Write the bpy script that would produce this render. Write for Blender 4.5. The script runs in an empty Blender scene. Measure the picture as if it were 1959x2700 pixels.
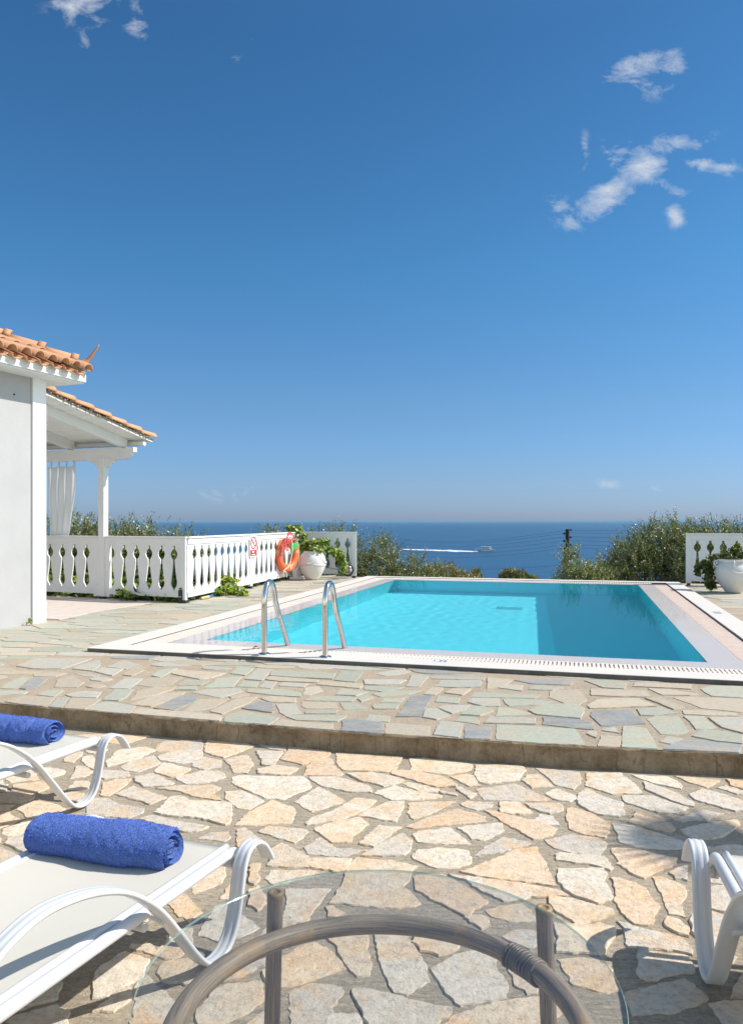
import bpy, math, random
import numpy as np
from mathutils import Vector, Matrix, Quaternion
rnd = random.Random(7); nr = np.random.default_rng(5)
C = bpy.context.scene.collection
FP, CX, HZ, EYE = 1700.0, 823.0, 1154.0, 1.25
PAT = -0.125                                   # lower patio level; deck is 0
def W(px, py, z=0.0):
    y = (EYE - z) * FP / (py - HZ); return ((px - CX) / FP * y, y)
def AT(px, py, D): return Vector(((px - CX) / FP * D, D, EYE - (py - HZ) / FP * D))

# ------------------------------------------------------------------ materials
def mat(name, col=(0.8, 0.8, 0.8), rough=0.5, metal=0.0, spec=None):
    m = bpy.data.materials.new(name); m.use_nodes = True
    p = m.node_tree.nodes['Principled BSDF']
    p.inputs['Base Color'].default_value = (*col, 1); p.inputs['Roughness'].default_value = rough
    p.inputs['Metallic'].default_value = metal
    if spec is not None: p.inputs['Specular IOR Level'].default_value = spec
    return m
def N(m, t, **kw):
    n = m.node_tree.nodes.new(t)
    for k, v in kw.items():
        if hasattr(n, k): setattr(n, k, v)
        else: n.inputs[k].default_value = v
    return n
def L(m, a, b): m.node_tree.links.new(a, b)
def P(m): return m.node_tree.nodes['Principled BSDF']
def coord(m, scale=(1, 1, 1), kind='Object'):
    tc = N(m, 'ShaderNodeTexCoord'); mp = N(m, 'ShaderNodeMapping'); mp.inputs['Scale'].default_value = scale
    L(m, tc.outputs[kind], mp.inputs['Vector']); return mp.outputs[0]
def noise(m, vec, scale, detail=4, rough=0.6, dist=0):
    n = N(m, 'ShaderNodeTexNoise'); n.inputs['Scale'].default_value = scale; n.inputs['Detail'].default_value = detail
    n.inputs['Roughness'].default_value = rough; n.inputs['Distortion'].default_value = dist
    L(m, vec, n.inputs['Vector']); return n.outputs['Fac']
def ramp(m, fac, stops):
    r = N(m, 'ShaderNodeValToRGB'); e = r.color_ramp.elements
    while len(e) < len(stops): e.new(0.5)
    for i, (p, c) in enumerate(stops):
        e[i].position = p; e[i].color = (*c, 1) if len(c) == 3 else c
    L(m, fac, r.inputs[0]); return r.outputs[0]
def mixc(m, fac, a, b, mode='MIX'):
    x = N(m, 'ShaderNodeMix'); x.data_type = 'RGBA'; x.blend_type = mode
    for s, v in ((x.inputs[0], fac), (x.inputs[6], a), (x.inputs[7], b)):
        if hasattr(v, 'is_output') or hasattr(v, 'links'): L(m, v, s)
        elif isinstance(v, (int, float)): s.default_value = v
        else: s.default_value = (*v, 1)
    return x.outputs[2]
def bump(m, h, strength, dist=0.01, prev=None):
    b = N(m, 'ShaderNodeBump'); b.inputs['Strength'].default_value = strength; b.inputs['Distance'].default_value = dist
    L(m, h, b.inputs['Height'])
    if prev is not None: L(m, prev, b.inputs['Normal'])
    L(m, b.outputs[0], P(m).inputs['Normal']); return b.outputs[0]
def attr(m, name='tint'):
    a = N(m, 'ShaderNodeAttribute'); a.attribute_name = name; return a.outputs['Color']
def grey(v): return (v, v, v)

def weathered(name, col, rough=0.5, amt=0.12, scale=3.0, bs=0.15, bscale=60, dirt=None, metal=0):
    m = mat(name, col, rough, metal); v = coord(m)
    n1 = noise(m, v, scale, 6, 0.65)
    f = ramp(m, n1, [(0.25, grey(1 - amt)), (0.75, grey(1.0))])
    c = mixc(m, 1.0, col, f, 'MULTIPLY')
    if dirt:
        n2 = noise(m, v, scale * 2.3, 8, 0.75)
        c = mixc(m, ramp(m, n2, [(0.56, grey(0)), (0.72, grey(dirt[1]))]), c, dirt[0])
    L(m, c, P(m).inputs['Base Color'])
    bump(m, noise(m, v, bscale, 5, 0.7), bs, 0.004)
    return m

# stone of the sunny lower patio
m_lime = mat('limestone', rough=0.85); v = coord(m_lime)
big = noise(m_lime, v, 5.5, 6, 0.65, 0.6); fine = noise(m_lime, v, 55, 6, 0.75)
c = mixc(m_lime, ramp(m_lime, big, [(0.48, grey(0)), (0.68, grey(0.8))]), attr(m_lime), (0.72, 0.47, 0.25))
c = mixc(m_lime, ramp(m_lime, noise(m_lime, v, 16, 8, 0.7, 1.0), [(0.52, grey(0)), (0.70, grey(0.35))]), c, (0.52, 0.49, 0.43))
c = mixc(m_lime, 1.0, c, ramp(m_lime, fine, [(0.34, grey(0.72)), (0.50, grey(1))]), 'MULTIPLY')
c = mixc(m_lime, 1.0, c, ramp(m_lime, noise(m_lime, v, 24, 5, 0.7, 0.4), [(0.34, grey(0.80)), (0.52, grey(1.0)), (0.7, grey(1.06))]), 'MULTIPLY')
L(m_lime, c, P(m_lime).inputs['Base Color'])
b1 = bump(m_lime, noise(m_lime, v, 9, 5, 0.6), 0.7, 0.012)
vo = N(m_lime, 'ShaderNodeTexVoronoi'); vo.inputs['Scale'].default_value = 42; L(m_lime, v, vo.inputs['Vector'])
pit = ramp(m_lime, vo.outputs['Distance'], [(0.08, grey(0)), (0.34, grey(1))])
b2 = bump(m_lime, pit, 0.22, 0.004, b1)
bump(m_lime, fine, 1.0, 0.007, b2)
# mortar between stones
def mortar(name, col, col2):
    m = mat(name, col, 0.95); v = coord(m); vs = coord(m, (1, 3.2, 1))
    c = mixc(m, ramp(m, noise(m, v, 3.5, 8, 0.7), [(0.35, grey(0)), (0.7, grey(1))]), col, col2)
    c = mixc(m, 1.0, c, ramp(m, noise(m, v, 70, 5, 0.8), [(0.3, grey(0.62)), (0.6, grey(1))]), 'MULTIPLY')
    L(m, c, P(m).inputs['Base Color'])
    b = bump(m, noise(m, vs, 14, 6, 0.7, 1.5), 0.9, 0.02)
    bump(m, noise(m, v, 120, 4, 0.7), 0.5, 0.004, b); return m
m_mort = mortar('patio mortar', (0.54, 0.455, 0.34), (0.43, 0.36, 0.27))
m_mort2 = mortar('deck mortar', (0.56, 0.455, 0.335), (0.46, 0.37, 0.27))
# slate of the pool deck
m_slate = mat('slate', rough=0.75); v = coord(m_slate); vs = coord(m_slate, (1, 3, 1))
c = mixc(m_slate, ramp(m_slate, noise(m_slate, vs, 3.2, 6, 0.6, 0.8), [(0.44, grey(0)), (0.70, grey(0.65))]), attr(m_slate), (0.50, 0.385, 0.26))
c = mixc(m_slate, ramp(m_slate, noise(m_slate, v, 6, 7, 0.7, 1.2), [(0.48, grey(0)), (0.66, grey(0.4))]), c, (0.36, 0.39, 0.38))
c = mixc(m_slate, 1.0, c, ramp(m_slate, noise(m_slate, v, 38, 6, 0.8), [(0.3, grey(0.74)), (0.6, grey(1))]), 'MULTIPLY')
L(m_slate, c, P(m_slate).inputs['Base Color'])
b = bump(m_slate, noise(m_slate, vs, 10, 6, 0.6), 0.45, 0.008)
bump(m_slate, noise(m_slate, v, 75, 5, 0.75), 0.45, 0.003, b)
# riser
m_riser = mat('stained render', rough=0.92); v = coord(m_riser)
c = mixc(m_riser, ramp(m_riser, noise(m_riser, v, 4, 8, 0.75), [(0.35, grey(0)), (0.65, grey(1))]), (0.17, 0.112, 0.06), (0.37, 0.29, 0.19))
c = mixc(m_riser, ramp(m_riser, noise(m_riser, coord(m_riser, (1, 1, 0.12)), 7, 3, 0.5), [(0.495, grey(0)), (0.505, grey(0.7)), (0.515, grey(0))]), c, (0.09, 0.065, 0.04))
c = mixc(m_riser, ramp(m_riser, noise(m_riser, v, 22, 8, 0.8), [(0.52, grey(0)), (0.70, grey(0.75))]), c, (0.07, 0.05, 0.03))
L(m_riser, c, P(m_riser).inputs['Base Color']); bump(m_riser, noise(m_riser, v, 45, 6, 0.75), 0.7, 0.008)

m_white = weathered('white painted wood', (0.75, 0.75, 0.74), 0.45, 0.10, 2, 0.08, 80)
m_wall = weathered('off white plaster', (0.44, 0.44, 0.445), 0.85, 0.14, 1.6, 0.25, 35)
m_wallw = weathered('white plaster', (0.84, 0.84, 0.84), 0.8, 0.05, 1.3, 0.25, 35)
m_eave = weathered('white eave plaster', (0.78, 0.78, 0.76), 0.85, 0.10, 3, 0.3, 30, dirt=((0.5, 0.45, 0.38), 0.35))
m_tile = weathered('terracotta', (0.60, 0.32, 0.18), 0.85, 0.34, 5, 0.5, 50, dirt=((0.42, 0.30, 0.20), 0.6))
m_tile2 = weathered('terracotta worn', (0.66, 0.35, 0.185), 0.85, 0.30, 7, 0.6, 40, dirt=((0.30, 0.26, 0.20), 0.75))
m_mortr = weathered('roof mortar', (0.42, 0.36, 0.29), 0.95, 0.4, 20, 0.9, 30)
m_coping = weathered('white coping', (0.66, 0.615, 0.56), 0.65, 0.08, 2.5, 0.12, 60, dirt=((0.62, 0.52, 0.42), 0.25))
m_lip = weathered('wet white lip', (0.74, 0.70, 0.665), 0.5, 0.05, 2.5, 0.05, 60)
m_grate = weathered('plastic grating', (0.80, 0.72, 0.63), 0.55, 0.12, 4, 0.1, 60)
m_grate2 = weathered('faded grating', (0.66, 0.52, 0.43), 0.65, 0.2, 7, 0.2, 60, dirt=((0.72, 0.66, 0.58), 0.6))
m_edge = weathered('grey mortar edge', (0.16, 0.15, 0.14), 0.95, 0.5, 9, 0.9, 40)
m_gap = mat('dark joint', (0.13, 0.125, 0.125), 0.9)
m_liner = mat('pool liner', (0.13, 0.77, 0.83), 0.6)
m_chan = mat('gutter', (0.10, 0.085, 0.07), 0.9)
m_steel = mat('polished steel', (0.62, 0.61, 0.60), 0.12, 1.0)
m_alu = mat('white coated aluminium', (0.60, 0.61, 0.63), 0.3)
m_black = weathered('black iron', (0.03, 0.03, 0.032), 0.6, 0.3, 20)
m_pale = weathered('pale terrace tile', (0.60, 0.52, 0.46), 0.8, 0.2, 6, 0.2, 30)
m_urn = weathered('whitewashed clay', (0.68, 0.67, 0.65), 0.75, 0.10, 6, 0.45, 30)
m_bark = weathered('bark', (0.14, 0.11, 0.085), 0.95, 0.4, 15, 0.9, 30)
m_polew = weathered('dark pole wood', (0.035, 0.028, 0.022), 0.9, 0.4, 15)
m_wire = mat('wire', (0.06, 0.08, 0.11), 0.6)

def leafmat(name, rough=0.45, trans=0.25):
    m = mat(name, rough=rough); p = P(m); a = attr(m); L(m, a, p.inputs['Base Color'])
    tr = N(m, 'ShaderNodeBsdfTranslucent'); L(m, mixc(m, 1.0, a, (1.2, 1.3, 0.5), 'MULTIPLY'), tr.inputs['Color'])
    mx = N(m, 'ShaderNodeMixShader'); mx.inputs[0].default_value = trans
    out = [n for n in m.node_tree.nodes if n.type == 'OUTPUT_MATERIAL'][0]
    L(m, p.outputs[0], mx.inputs[1]); L(m, tr.outputs[0], mx.inputs[2]); L(m, mx.outputs[0], out.inputs[0]); return m
m_olive = leafmat('olive leaves', 0.38, 0.12); m_leaf = leafmat('broad leaves', 0.45, 0.3)

# ------------------------------------------------------------------ mesh helpers
class MB:
    def __init__(s): s.v = []; s.f = []; s.m = []; s.sm = []; s.mi = 0; s.smooth = False; s.col = None; s.cv = []
    def add(s, vs, fs):
        o = len(s.v); s.v += [tuple(p) for p in vs]; s.f += [tuple(i + o for i in f) for f in fs]
        s.m += [s.mi] * len(fs); s.sm += [s.smooth] * len(fs)
        if s.col is not None: s.cv += [s.col] * len(vs)
    def box(s, lo, hi, M=None):
        (a, b, c), (d, e, f) = lo, hi
        vs = [Vector(p) for p in ((a,b,c),(d,b,c),(d,e,c),(a,e,c),(a,b,f),(d,b,f),(d,e,f),(a,e,f))]
        if M is not None: vs = [M @ p for p in vs]
        s.add(vs, [(0,3,2,1),(4,5,6,7),(0,1,5,4),(1,2,6,5),(2,3,7,6),(3,0,4,7)])
    def prism(s, pts, z0, z1, M=None):            # polygon in XY, extruded in Z (ccw)
        n = len(pts); vs = [Vector((x, y, z0)) for x, y in pts] + [Vector((x, y, z1)) for x, y in pts]
        if M is not None: vs = [M @ p for p in vs]
        s.add(vs, [tuple(range(n))[::-1], tuple(range(n, 2*n))] + [(i, (i+1) % n, n+(i+1) % n, n+i) for i in range(n)])
    def tube(s, pts, r, n=12, cap=True, closed=False):
        pts = [Vector(p) for p in pts]; k = len(pts); rs = r if isinstance(r, (list, tuple)) else [r]*k
        vs = []; nv = None
        for i, p in enumerate(pts):
            a = pts[(i-1) % k] if (i or closed) else p; b = pts[(i+1) % k] if (i < k-1 or closed) else p
            t = (b - a).normalized()
            if nv is None: nv = t.orthogonal().normalized()
            nv = (nv - t * nv.dot(t)); nv = nv.normalized() if nv.length > 1e-6 else t.orthogonal().normalized()
            bi = t.cross(nv)
            for j in range(n):
                a_ = 2*math.pi*j/n; vs.append(p + (nv*math.cos(a_) + bi*math.sin(a_))*rs[i])
        fs = []
        for i in range(k if closed else k-1):
            for j in range(n):
                a, b = i*n+j, i*n+(j+1) % n; c_, d = ((i+1) % k)*n+(j+1) % n, ((i+1) % k)*n+j; fs.append((a, b, c_, d))
        s.smooth, o = True, s.smooth; s.add(vs, fs); s.smooth = o
        if cap and not closed:
            s.add(vs[:n], [tuple(range(n))[::-1]]); s.add(vs[-n:], [tuple(range(n))])
    def lathe(s, prof, n=40, M=None, sx=1, sy=1):
        vs = []
        for r, z in prof:
            for j in range(n):
                a = 2*math.pi*j/n; p = Vector((r*math.cos(a)*sx, r*math.sin(a)*sy, z)); vs.append(M @ p if M is not None else p)
        fs = [(i*n+j, i*n+(j+1) % n, (i+1)*n+(j+1) % n, (i+1)*n+j) for i in range(len(prof)-1) for j in range(n)]
        s.smooth, o = True, s.smooth; s.add(vs, fs); s.smooth = o
    def build(s, name, mats, parent=None, loc=None, bevel=0, tag_=None):
        me = bpy.data.meshes.new(name); v = s.v
        if loc is not None: v = [(a-loc[0], b-loc[1], c-loc[2]) for a, b, c in v]
        me.from_pydata(v, [], s.f)
        for m in (mats if isinstance(mats, (list, tuple)) else [mats]): me.materials.append(m)
        me.polygons.foreach_set('material_index', s.m); me.polygons.foreach_set('use_smooth', s.sm)
        if s.cv and len(s.cv) == len(s.v):
            a = me.color_attributes.new('tint', 'FLOAT_COLOR', 'POINT')
            a.data.foreach_set('color', np.array([(*c, 1) for c in s.cv], dtype=np.float32).ravel())
        me.update(); o = bpy.data.objects.new(name, me); C.objects.link(o)
        if loc is not None: o.location = loc
        if parent is not None: o.parent = parent
        if bevel:
            b = o.modifiers.new('bevel', 'BEVEL'); b.width = bevel; b.segments = 2; b.limit_method = 'ANGLE'; b.angle_limit = 0.7
        return o
def tag(o, label=None, cat=None, group=None, kind=None):
    for k, v in (('label', label), ('category', cat), ('group', group), ('kind', kind)):
        if v: o[k] = v
    return o
def thing(name, label, cat, loc=(0, 0, 0), rz=0, group=None):
    o = bpy.data.objects.new(name, None); C.objects.link(o); o.location = loc; o.rotation_euler = (0, 0, rz)
    o.empty_display_size = 0.1; bpy.context.view_layer.update(); return tag(o, label, cat, group)
def put(mb, name, mats, par, bevel=0):            # mesh given in world coords, parented to an unrotated empty
    o = mb.build(name, mats, None, None, bevel); o.parent = par; o.location = -Vector(par.location); return o
def local(mb, name, mats, par, bevel=0):
    o = mb.build(name, mats, par, None, bevel); return o
def copy_tree(o, parent=None):
    c_ = o.copy(); C.objects.link(c_); c_.parent = parent
    for ch in o.children: copy_tree(ch, c_)
    return c_
def smoothpath(pts, k=8, closed=False):
    P_ = [Vector(p) for p in pts]; n = len(P_); out = []
    for i in range(n if closed else n-1):
        g = (lambda j: P_[j % n]) if closed else (lambda j: P_[max(0, min(n-1, j))])
        a, b, c_, d = g(i-1), g(i), g(i+1), g(i+2)
        for t in range(k):
            u = t/k; out.append(0.5*((2*b) + (c_-a)*u + (2*a-5*b+4*c_-d)*u*u + (3*b-a-3*c_+d)*u**3))
    if not closed: out.append(P_[-1])
    return out

# ------------------------------------------------------------------ paving
def crop(ox, oy, sc, polys): return [[((ox + x*sc)*0.84022, (oy + y*sc)*0.84022) for x, y in p] for p in polys]
S = 600/1646
LOW = crop(200, 1950, S, [
 [(575,50),(640,5),(900,-5),(915,20),(905,65),(760,72),(600,85)],[(960,-10),(1180,5),(1292,42),(1070,125),(935,85)],
 [(1285,10),(1530,45),(1510,75),(1400,60)],[(1300,80),(1500,85),(1430,185),(1350,178)],[(1545,50),(1836,85),(1831,110),(1640,180),(1480,140)],
 [(600,115),(700,80),(905,70),(905,125),(850,160),(740,165),(620,145)],[(845,165),(930,120),(1050,145),(1050,190),(930,212),(850,190)],
 [(1070,140),(1240,102),(1282,175),(1240,240),(1140,235),(1125,185)],[(1312,210),(1440,183),(1612,205),(1530,250),(1320,240)],
 [(215,160),(300,75),(500,48),(585,70),(450,130),(230,192)],[(325,195),(400,150),(560,110),(608,165),(450,230),(350,215)],
 [(565,225),(640,162),(830,205),(770,245),(690,262)],[(425,270),(560,240),(710,310),(690,330),(490,335),(425,295)],
 [(725,265),(900,222),(1050,225),(1075,270),(1000,300),(820,318),(740,290)],[(1130,265),(1180,252),(1646,258),(1701,340),(1620,375),(1500,430),(1380,420),(1130,310)],
 [(580,345),(740,325),(990,322),(1050,345),(1000,380),(1050,435),(880,410),(760,370)],[(1080,370),(1200,362),(1360,435),(1250,500),(1170,490),(1080,420)],
 [(285,390),(420,330),(655,410),(530,460),(400,420)],[(565,520),(640,455),(700,405),(760,400),(820,435),(1115,450),(1115,600),(1080,610),(860,555),(620,535)],
 [(1155,615),(1250,520),(1420,435),(1580,495),(1560,595),(1440,605)],[(1580,445),(1756,335),(1950,440),(1706,515),(1640,480)],
 [(100,420),(240,420),(330,465),(490,490),(490,515),(380,560),(70,535)],[(460,570),(560,545),(960,620),(900,650),(780,660)],
 [(880,710),(980,665),(1100,658),(1110,710),(1070,730)],[(1170,640),(1220,630),(1370,740),(1350,778),(1190,780),(1170,740)],
 [(1325,660),(1400,618),(1646,640),(1680,660),(1580,740),(1450,700)],[(1651,770),(1756,700),(1896,780),(2116,790),(1896,840),(1676,820)],
 [(1385,905),(1410,790),(1490,745),(1690,850),(1680,920),(1500,915)],[(1370,1000),(1410,940),(1646,940),(1760,950),(1700,980),(1500,1030),(1430,1040)],
 [(840,1060),(900,960),(1060,875),(1075,940),(1050,1030),(860,1110)],[(1255,1030),(1270,900),(1340,895),(1330,1000),(1290,1040)],
 [(130,240),(220,215),(380,230),(390,260),(280,275),(210,280)],[(180,400),(200,310),(290,285),(400,280),(350,330),(240,405)],
 [(0,190),(70,188),(125,225),(60,262),(-40,275)],[(0,295),(90,298),(118,330),(60,352),(-60,355)],[(0,370),(80,400),(50,430),(-60,450),(-90,380)],
 [(45,120),(120,110),(150,140),(130,210),(60,160)],[(45,55),(150,45),(230,65),(180,92),(90,90)],[(-60,80),(50,85),(40,110),(-20,160),(-90,150)]])
LOW += crop(800, 1950, S, [
 [(0,255),(20,200),(60,150),(180,125),(215,150),(230,200),(285,240),(240,258),(60,255)],[(240,90),(720,122),(670,210),(600,228),(290,215),(245,170)],
 [(765,135),(870,125),(1220,170),(1200,215),(1040,248),(780,215)],[(1240,180),(1560,180),(1610,215),(1550,290),(1350,315),(1280,305),(1240,240)],
 [(40,265),(240,262),(460,325),(490,375),(350,372),(130,330)],[(310,240),(500,232),(700,275),(735,295),(580,335),(420,295)],
 [(640,215),(800,220),(1000,265),(1110,320),(1100,335),(960,340),(800,290),(640,245)],[(710,310),(750,300),(980,350),(960,370),(850,370)],
 [(1060,262),(1180,240),(1235,255),(1280,330),(1200,330)],[(510,380),(560,360),(660,325),(800,365),(1000,400),(990,415),(830,430),(640,430)],
 [(985,365),(1100,380),(1105,400),(1010,385)],[(1110,350),(1140,338),(1250,385),(1205,420)],[(1255,350),(1530,310),(1663,370),(1793,425),(1713,438),(1533,435),(1310,430)],
 [(10,600),(80,555),(220,510),(370,420),(530,435),(500,460),(380,530),(250,580),(30,615)],[(390,545),(470,500),(600,450),(725,440),(690,540),(670,585),(560,572)],
 [(750,455),(780,448),(1100,440),(1000,490),(800,570),(755,510)],[(740,625),(870,570),(1110,495),(1320,550),(1320,590),(1100,605),(830,638)],
 [(1135,455),(1190,438),(1365,450),(1355,485),(1250,503),(1180,485)],[(1415,445),(1560,450),(1660,525),(1590,535),(1425,525)],
 [(1305,510),(1420,525),(1650,575),(1833,640),(1800,690),(1663,715),(1450,600)],[(80,640),(300,575),(410,555),(470,605),(350,700),(320,735),(210,740),(120,670)],
 [(405,745),(460,690),(550,610),(710,625),(620,690),(510,765)],[(795,675),(830,655),(1050,630),(1140,700),(1210,750),(960,745),(830,735)],
 [(1110,630),(1440,598),(1450,650),(1310,720),(1220,715)],[(1240,830),(1310,770),(1440,695),(1646,740),(1560,775),(1430,805)],
 [(415,830),(560,745),(720,675),(785,720),(770,800),(730,828)],[(790,825),(830,790),(1000,778),(1190,795),(1205,885),(1080,920),(960,920),(800,860)],
 [(1130,945),(1300,890),(1533,790),(1693,775),(1743,870),(1833,1050),(1533,1015),(1300,985)],[(25,880),(60,855),(350,858),(320,910),(240,950),(60,920)],
 [(320,930),(390,845),(620,865),(835,910),(778,960),(718,1050),(848,1175),(718,1210),(400,1190),(188,1175),(290,1020)],
 [(1050,965),(1200,985),(1533,1030),(1833,1080),(1928,1125),(1770,1128),(1640,1130),(1450,1165),(1300,1100),(1180,1010)]])
LOW += crop(1359, 1950, S, [
 [(45,290),(75,255),(180,250),(280,340),(120,345)],[(145,200),(465,232),(472,300),(420,355),(300,325)],[(510,235),(760,235),(870,320),(920,385),(700,390),(510,330)],
 [(840,250),(1100,262),(1190,310),(1195,350),(1000,310)],[(1150,258),(1480,290),(1380,340),(1250,300)],[(215,385),(300,350),(440,405),(390,440),(290,425)],
 [(455,400),(520,345),(640,410),(775,450),(790,530),(750,552),(580,530),(455,460)],[(930,295),(1180,390),(1290,450),(1290,480),(1200,460),(940,350)],
 [(770,400),(1000,405),(1255,490),(1170,530),(1030,520),(800,450)],[(1255,390),(1350,350),(1660,440),(1700,500),(1590,512),(1300,430)],
 [(1460,345),(1520,325),(1700,380),(1600,388)],[(1525,280),(1700,300),(1700,365),(1560,330)],[(70,460),(320,458),(345,500),(250,530),(110,490)],
 [(370,510),(410,482),(560,530),(680,600),(645,700),(500,680),(390,640),(370,560)],[(820,590),(870,512),(1040,550),(1155,630),(1110,658),(980,630)],
 [(1145,575),(1350,503),(1505,530),(1380,575),(1200,585)],[(1190,650),(1400,600),(1600,575),(1620,600),(1500,690),(1380,712),(1260,700)],
 [(120,575),(180,535),(270,545),(320,612),(210,605)],[(695,600),(850,615),(1000,660),(1200,720),(1260,770),(1100,785),(870,765),(750,730)],
 [(210,718),(390,680),(600,700),(660,740),(590,835),(380,805),(280,775)],[(285,825),(330,812),(650,845),(705,920),(680,935),(560,900),(300,870)],
 [(700,780),(870,785),(1170,850),(1160,895),(930,992),(820,945),(730,890),(740,860),(700,815)],[(310,930),(640,925),(665,970),(630,1020),(700,1140),(600,1180),(410,1110),(310,1010)],
 [(1115,960),(1200,915),(1245,905),(1240,1010),(1160,1000)],[(1270,790),(1560,750),(1700,770),(1700,830),(1500,815)]])
LOW += crop(759, 2300, S, [
 [(920,20),(1110,10),(1260,80),(1450,205),(1330,280),(1280,310),(1200,265),(1060,200),(920,120)],[(-20,115),(310,110),(250,180),(140,340),(60,350),(-30,280)],
 [(275,240),(330,235),(420,290),(290,305)],[(1430,265),(1560,230),(1700,215),(1800,340),(1600,345),(1480,310)],[(1280,320),(1330,308),(1440,318),(1465,380),(1400,400)],
 [(-179,700),(-100,650),(0,590),(60,540),(190,500),(300,560),(420,685),(250,740),(0,820),(-120,800)],[(250,455),(400,420),(560,425),(580,500),(605,640),(590,735),(500,745),(440,680),(360,530)],
 [(620,400),(880,410),(870,470),(960,600),(1025,770),(900,850),(770,860),(660,600)],[(920,420),(1100,420),(1320,480),(1200,560),(1090,595),(960,560),(900,500)],
 [(1030,690),(1200,590),(1490,545),(1500,640),(1560,760),(1580,890),(1250,955),(1110,810)],[(1565,570),(1660,620),(1796,700),(1786,760),(1796,860),(1730,870),(1640,800),(1590,690)],
 [(15,865),(170,790),(390,820),(380,890),(310,960),(310,1040),(220,1150),(30,1150)],[(465,840),(600,840),(960,930),(1180,970),(1150,1040),(1030,1110),(900,1240),(680,1230),(590,1110),(510,950)],
 [(280,1090),(330,1015),(490,1010),(520,1097),(480,1200),(300,1190)],[(1130,1100),(1300,1000),(1500,930),(1820,900),(1990,890),(2080,990),(1950,1030),(1800,1150),(1500,1250),(1200,1200)]])
LOW += crop(1359, 2300, S, [
 [(685,30),(870,70),(940,110),(1045,240),(1000,310),(1000,365),(860,360),(760,260),(720,180),(710,90)],[(990,25),(1080,25),(1225,95),(1200,200),(1230,315),(1110,290),(1070,190)],
 [(235,165),(420,190),(700,265),(710,290),(600,335),(430,362),(340,300),(270,240)],[(735,345),(1190,460),(1275,550),(1275,585),(1050,545),(820,530),(790,420)],
 [(285,360),(450,365),(610,360),(715,390),(720,440),(640,580),(420,580),(300,570)],[(1085,345),(1100,315),(1190,340),(1250,390),(1250,450),(1180,430),(1090,380)],
 [(1262,340),(1280,300),(1400,270),(1600,350),(1500,530),(1420,535),(1275,420)],[(890,555),(1240,600),(1290,720),(1060,745),(970,775),(885,720)],
 [(305,620),(560,615),(700,690),(755,840),(600,850),(420,800)],[(800,860),(1220,755),(1395,905),(1250,960),(1150,1000),(850,1025)],
 [(680,885),(760,850),(790,895),(740,920)],[(1400,945),(1646,930),(1760,1000),(1700,1150),(1560,1130)],[(1390,100),(1530,100),(1600,240),(1570,280),(1400,250)],
 [(1395,-20),(1500,-10),(1530,80),(1390,60)],[(1440,640),(1500,560),(1600,600),(1540,720)],[(1560,890),(1646,720),(1760,760),(1700,900)]])
LOW += crop(300, 2300, S, [
 [(390,220),(510,145),(560,190),(640,280),(545,350),(470,310)],[(770,185),(840,80),(880,100),(850,195)],[(610,450),(660,350),(730,240),(830,215),(960,330),(1050,390),(1000,420),(920,450),(780,500)],
 [(970,230),(980,120),(1050,90),(1100,210),(1040,270)],[(1060,455),(1120,380),(1230,290),(1320,350),(1200,480)],[(0,620),(80,570),(255,625),(200,760),(100,800),(0,860),(-150,900),(-120,700)],
 [(130,510),(260,510),(330,590),(290,595),(120,535)],[(200,470),(300,420),(510,345),(350,420),(260,475)],[(290,590),(420,420),(570,400),(565,490),(480,600),(370,620)],
 [(330,690),(370,640),(560,610),(700,700),(560,800),(480,780),(350,770)],[(210,760),(240,730),(350,840),(450,930),(400,1097),(120,1097),(140,850)],[(0,870),(120,820),(130,900),(0,1000),(-150,1000)],
 [(710,850),(820,800),(1060,780),(1100,910),(950,1010),(730,1097),(610,1090),(590,1010)],[(860,740),(960,660),(1110,615),(1115,650),(930,740),(800,780)],[(970,1080),(1060,1010),(1160,950),(1160,1097),(1000,1150)]])
# orange toned stones: index of stones near these photo points
ORANGE = [(495,1900),(555,2000),(245,1750),(190,2140),(1420,1830),(700,1720),(880,1690),(530,1640),(1080,1935),(940,1965),(600,1800),(1010,1745),(1060,2060),(160,1790),(1300,1800)]
S2 = 560/1646
DECK = crop(0, 1700, S2, [
 [(30,440),(180,392),(430,405),(380,470),(320,480),(130,455)],[(395,455),(440,410),(540,408),(480,490),(370,482)],[(485,490),(550,410),(790,415),(660,500),(560,500)],
 [(665,500),(720,460),(830,435),(1060,470),(1000,530),(880,525)],[(1000,530),(1070,490),(1470,522),(1720,548),(1700,597),(1380,575)],[(1000,465),(1250,380),(1440,365),(1400,400),(1170,480)],
 [(1185,490),(1400,395),(1540,395),(1530,430),(1350,512)],[(1415,520),(1470,475),(1550,418),(1780,413),(1670,478),(1580,503)],[(790,430),(900,345),(1040,345),(980,410),(920,435)],
 [(1010,425),(1060,360),(1180,330),(1370,325),(1330,350),(1180,395)],[(1050,310),(1120,262),(1250,245),(1420,250),(1330,305),(1190,325)],[(845,335),(980,250),(1110,262),(1000,340)],
 [(1370,312),(1430,265),(1630,275),(1560,315)],[(1350,350),(1400,325),(1525,318),(1525,350)],[(1475,365),(1600,343),(1870,333),(1890,358),(1710,410),(1620,392)],
 [(500,385),(640,355),(790,365),(750,410),(560,405)],[(280,385),(380,350),(500,345),(420,402)],[(150,340),(260,250),(380,255),(290,330),(200,345)],[(0,335),(60,290),(180,240),(230,250),(120,340)],
 [(420,330),(440,270),(560,240),(660,290),(600,330)],[(555,185),(640,150),(770,120),(775,165),(720,205)],[(725,205),(790,175),(960,185),(870,240)],[(820,170),(960,115),(1080,150),(980,188)],
 [(950,235),(1030,165),(1100,155),(1120,195),(1020,242)],[(1175,240),(1220,200),(1380,180),(1240,255)],[(120,165),(270,105),(720,105),(560,160),(480,185),(250,185)]])
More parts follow.
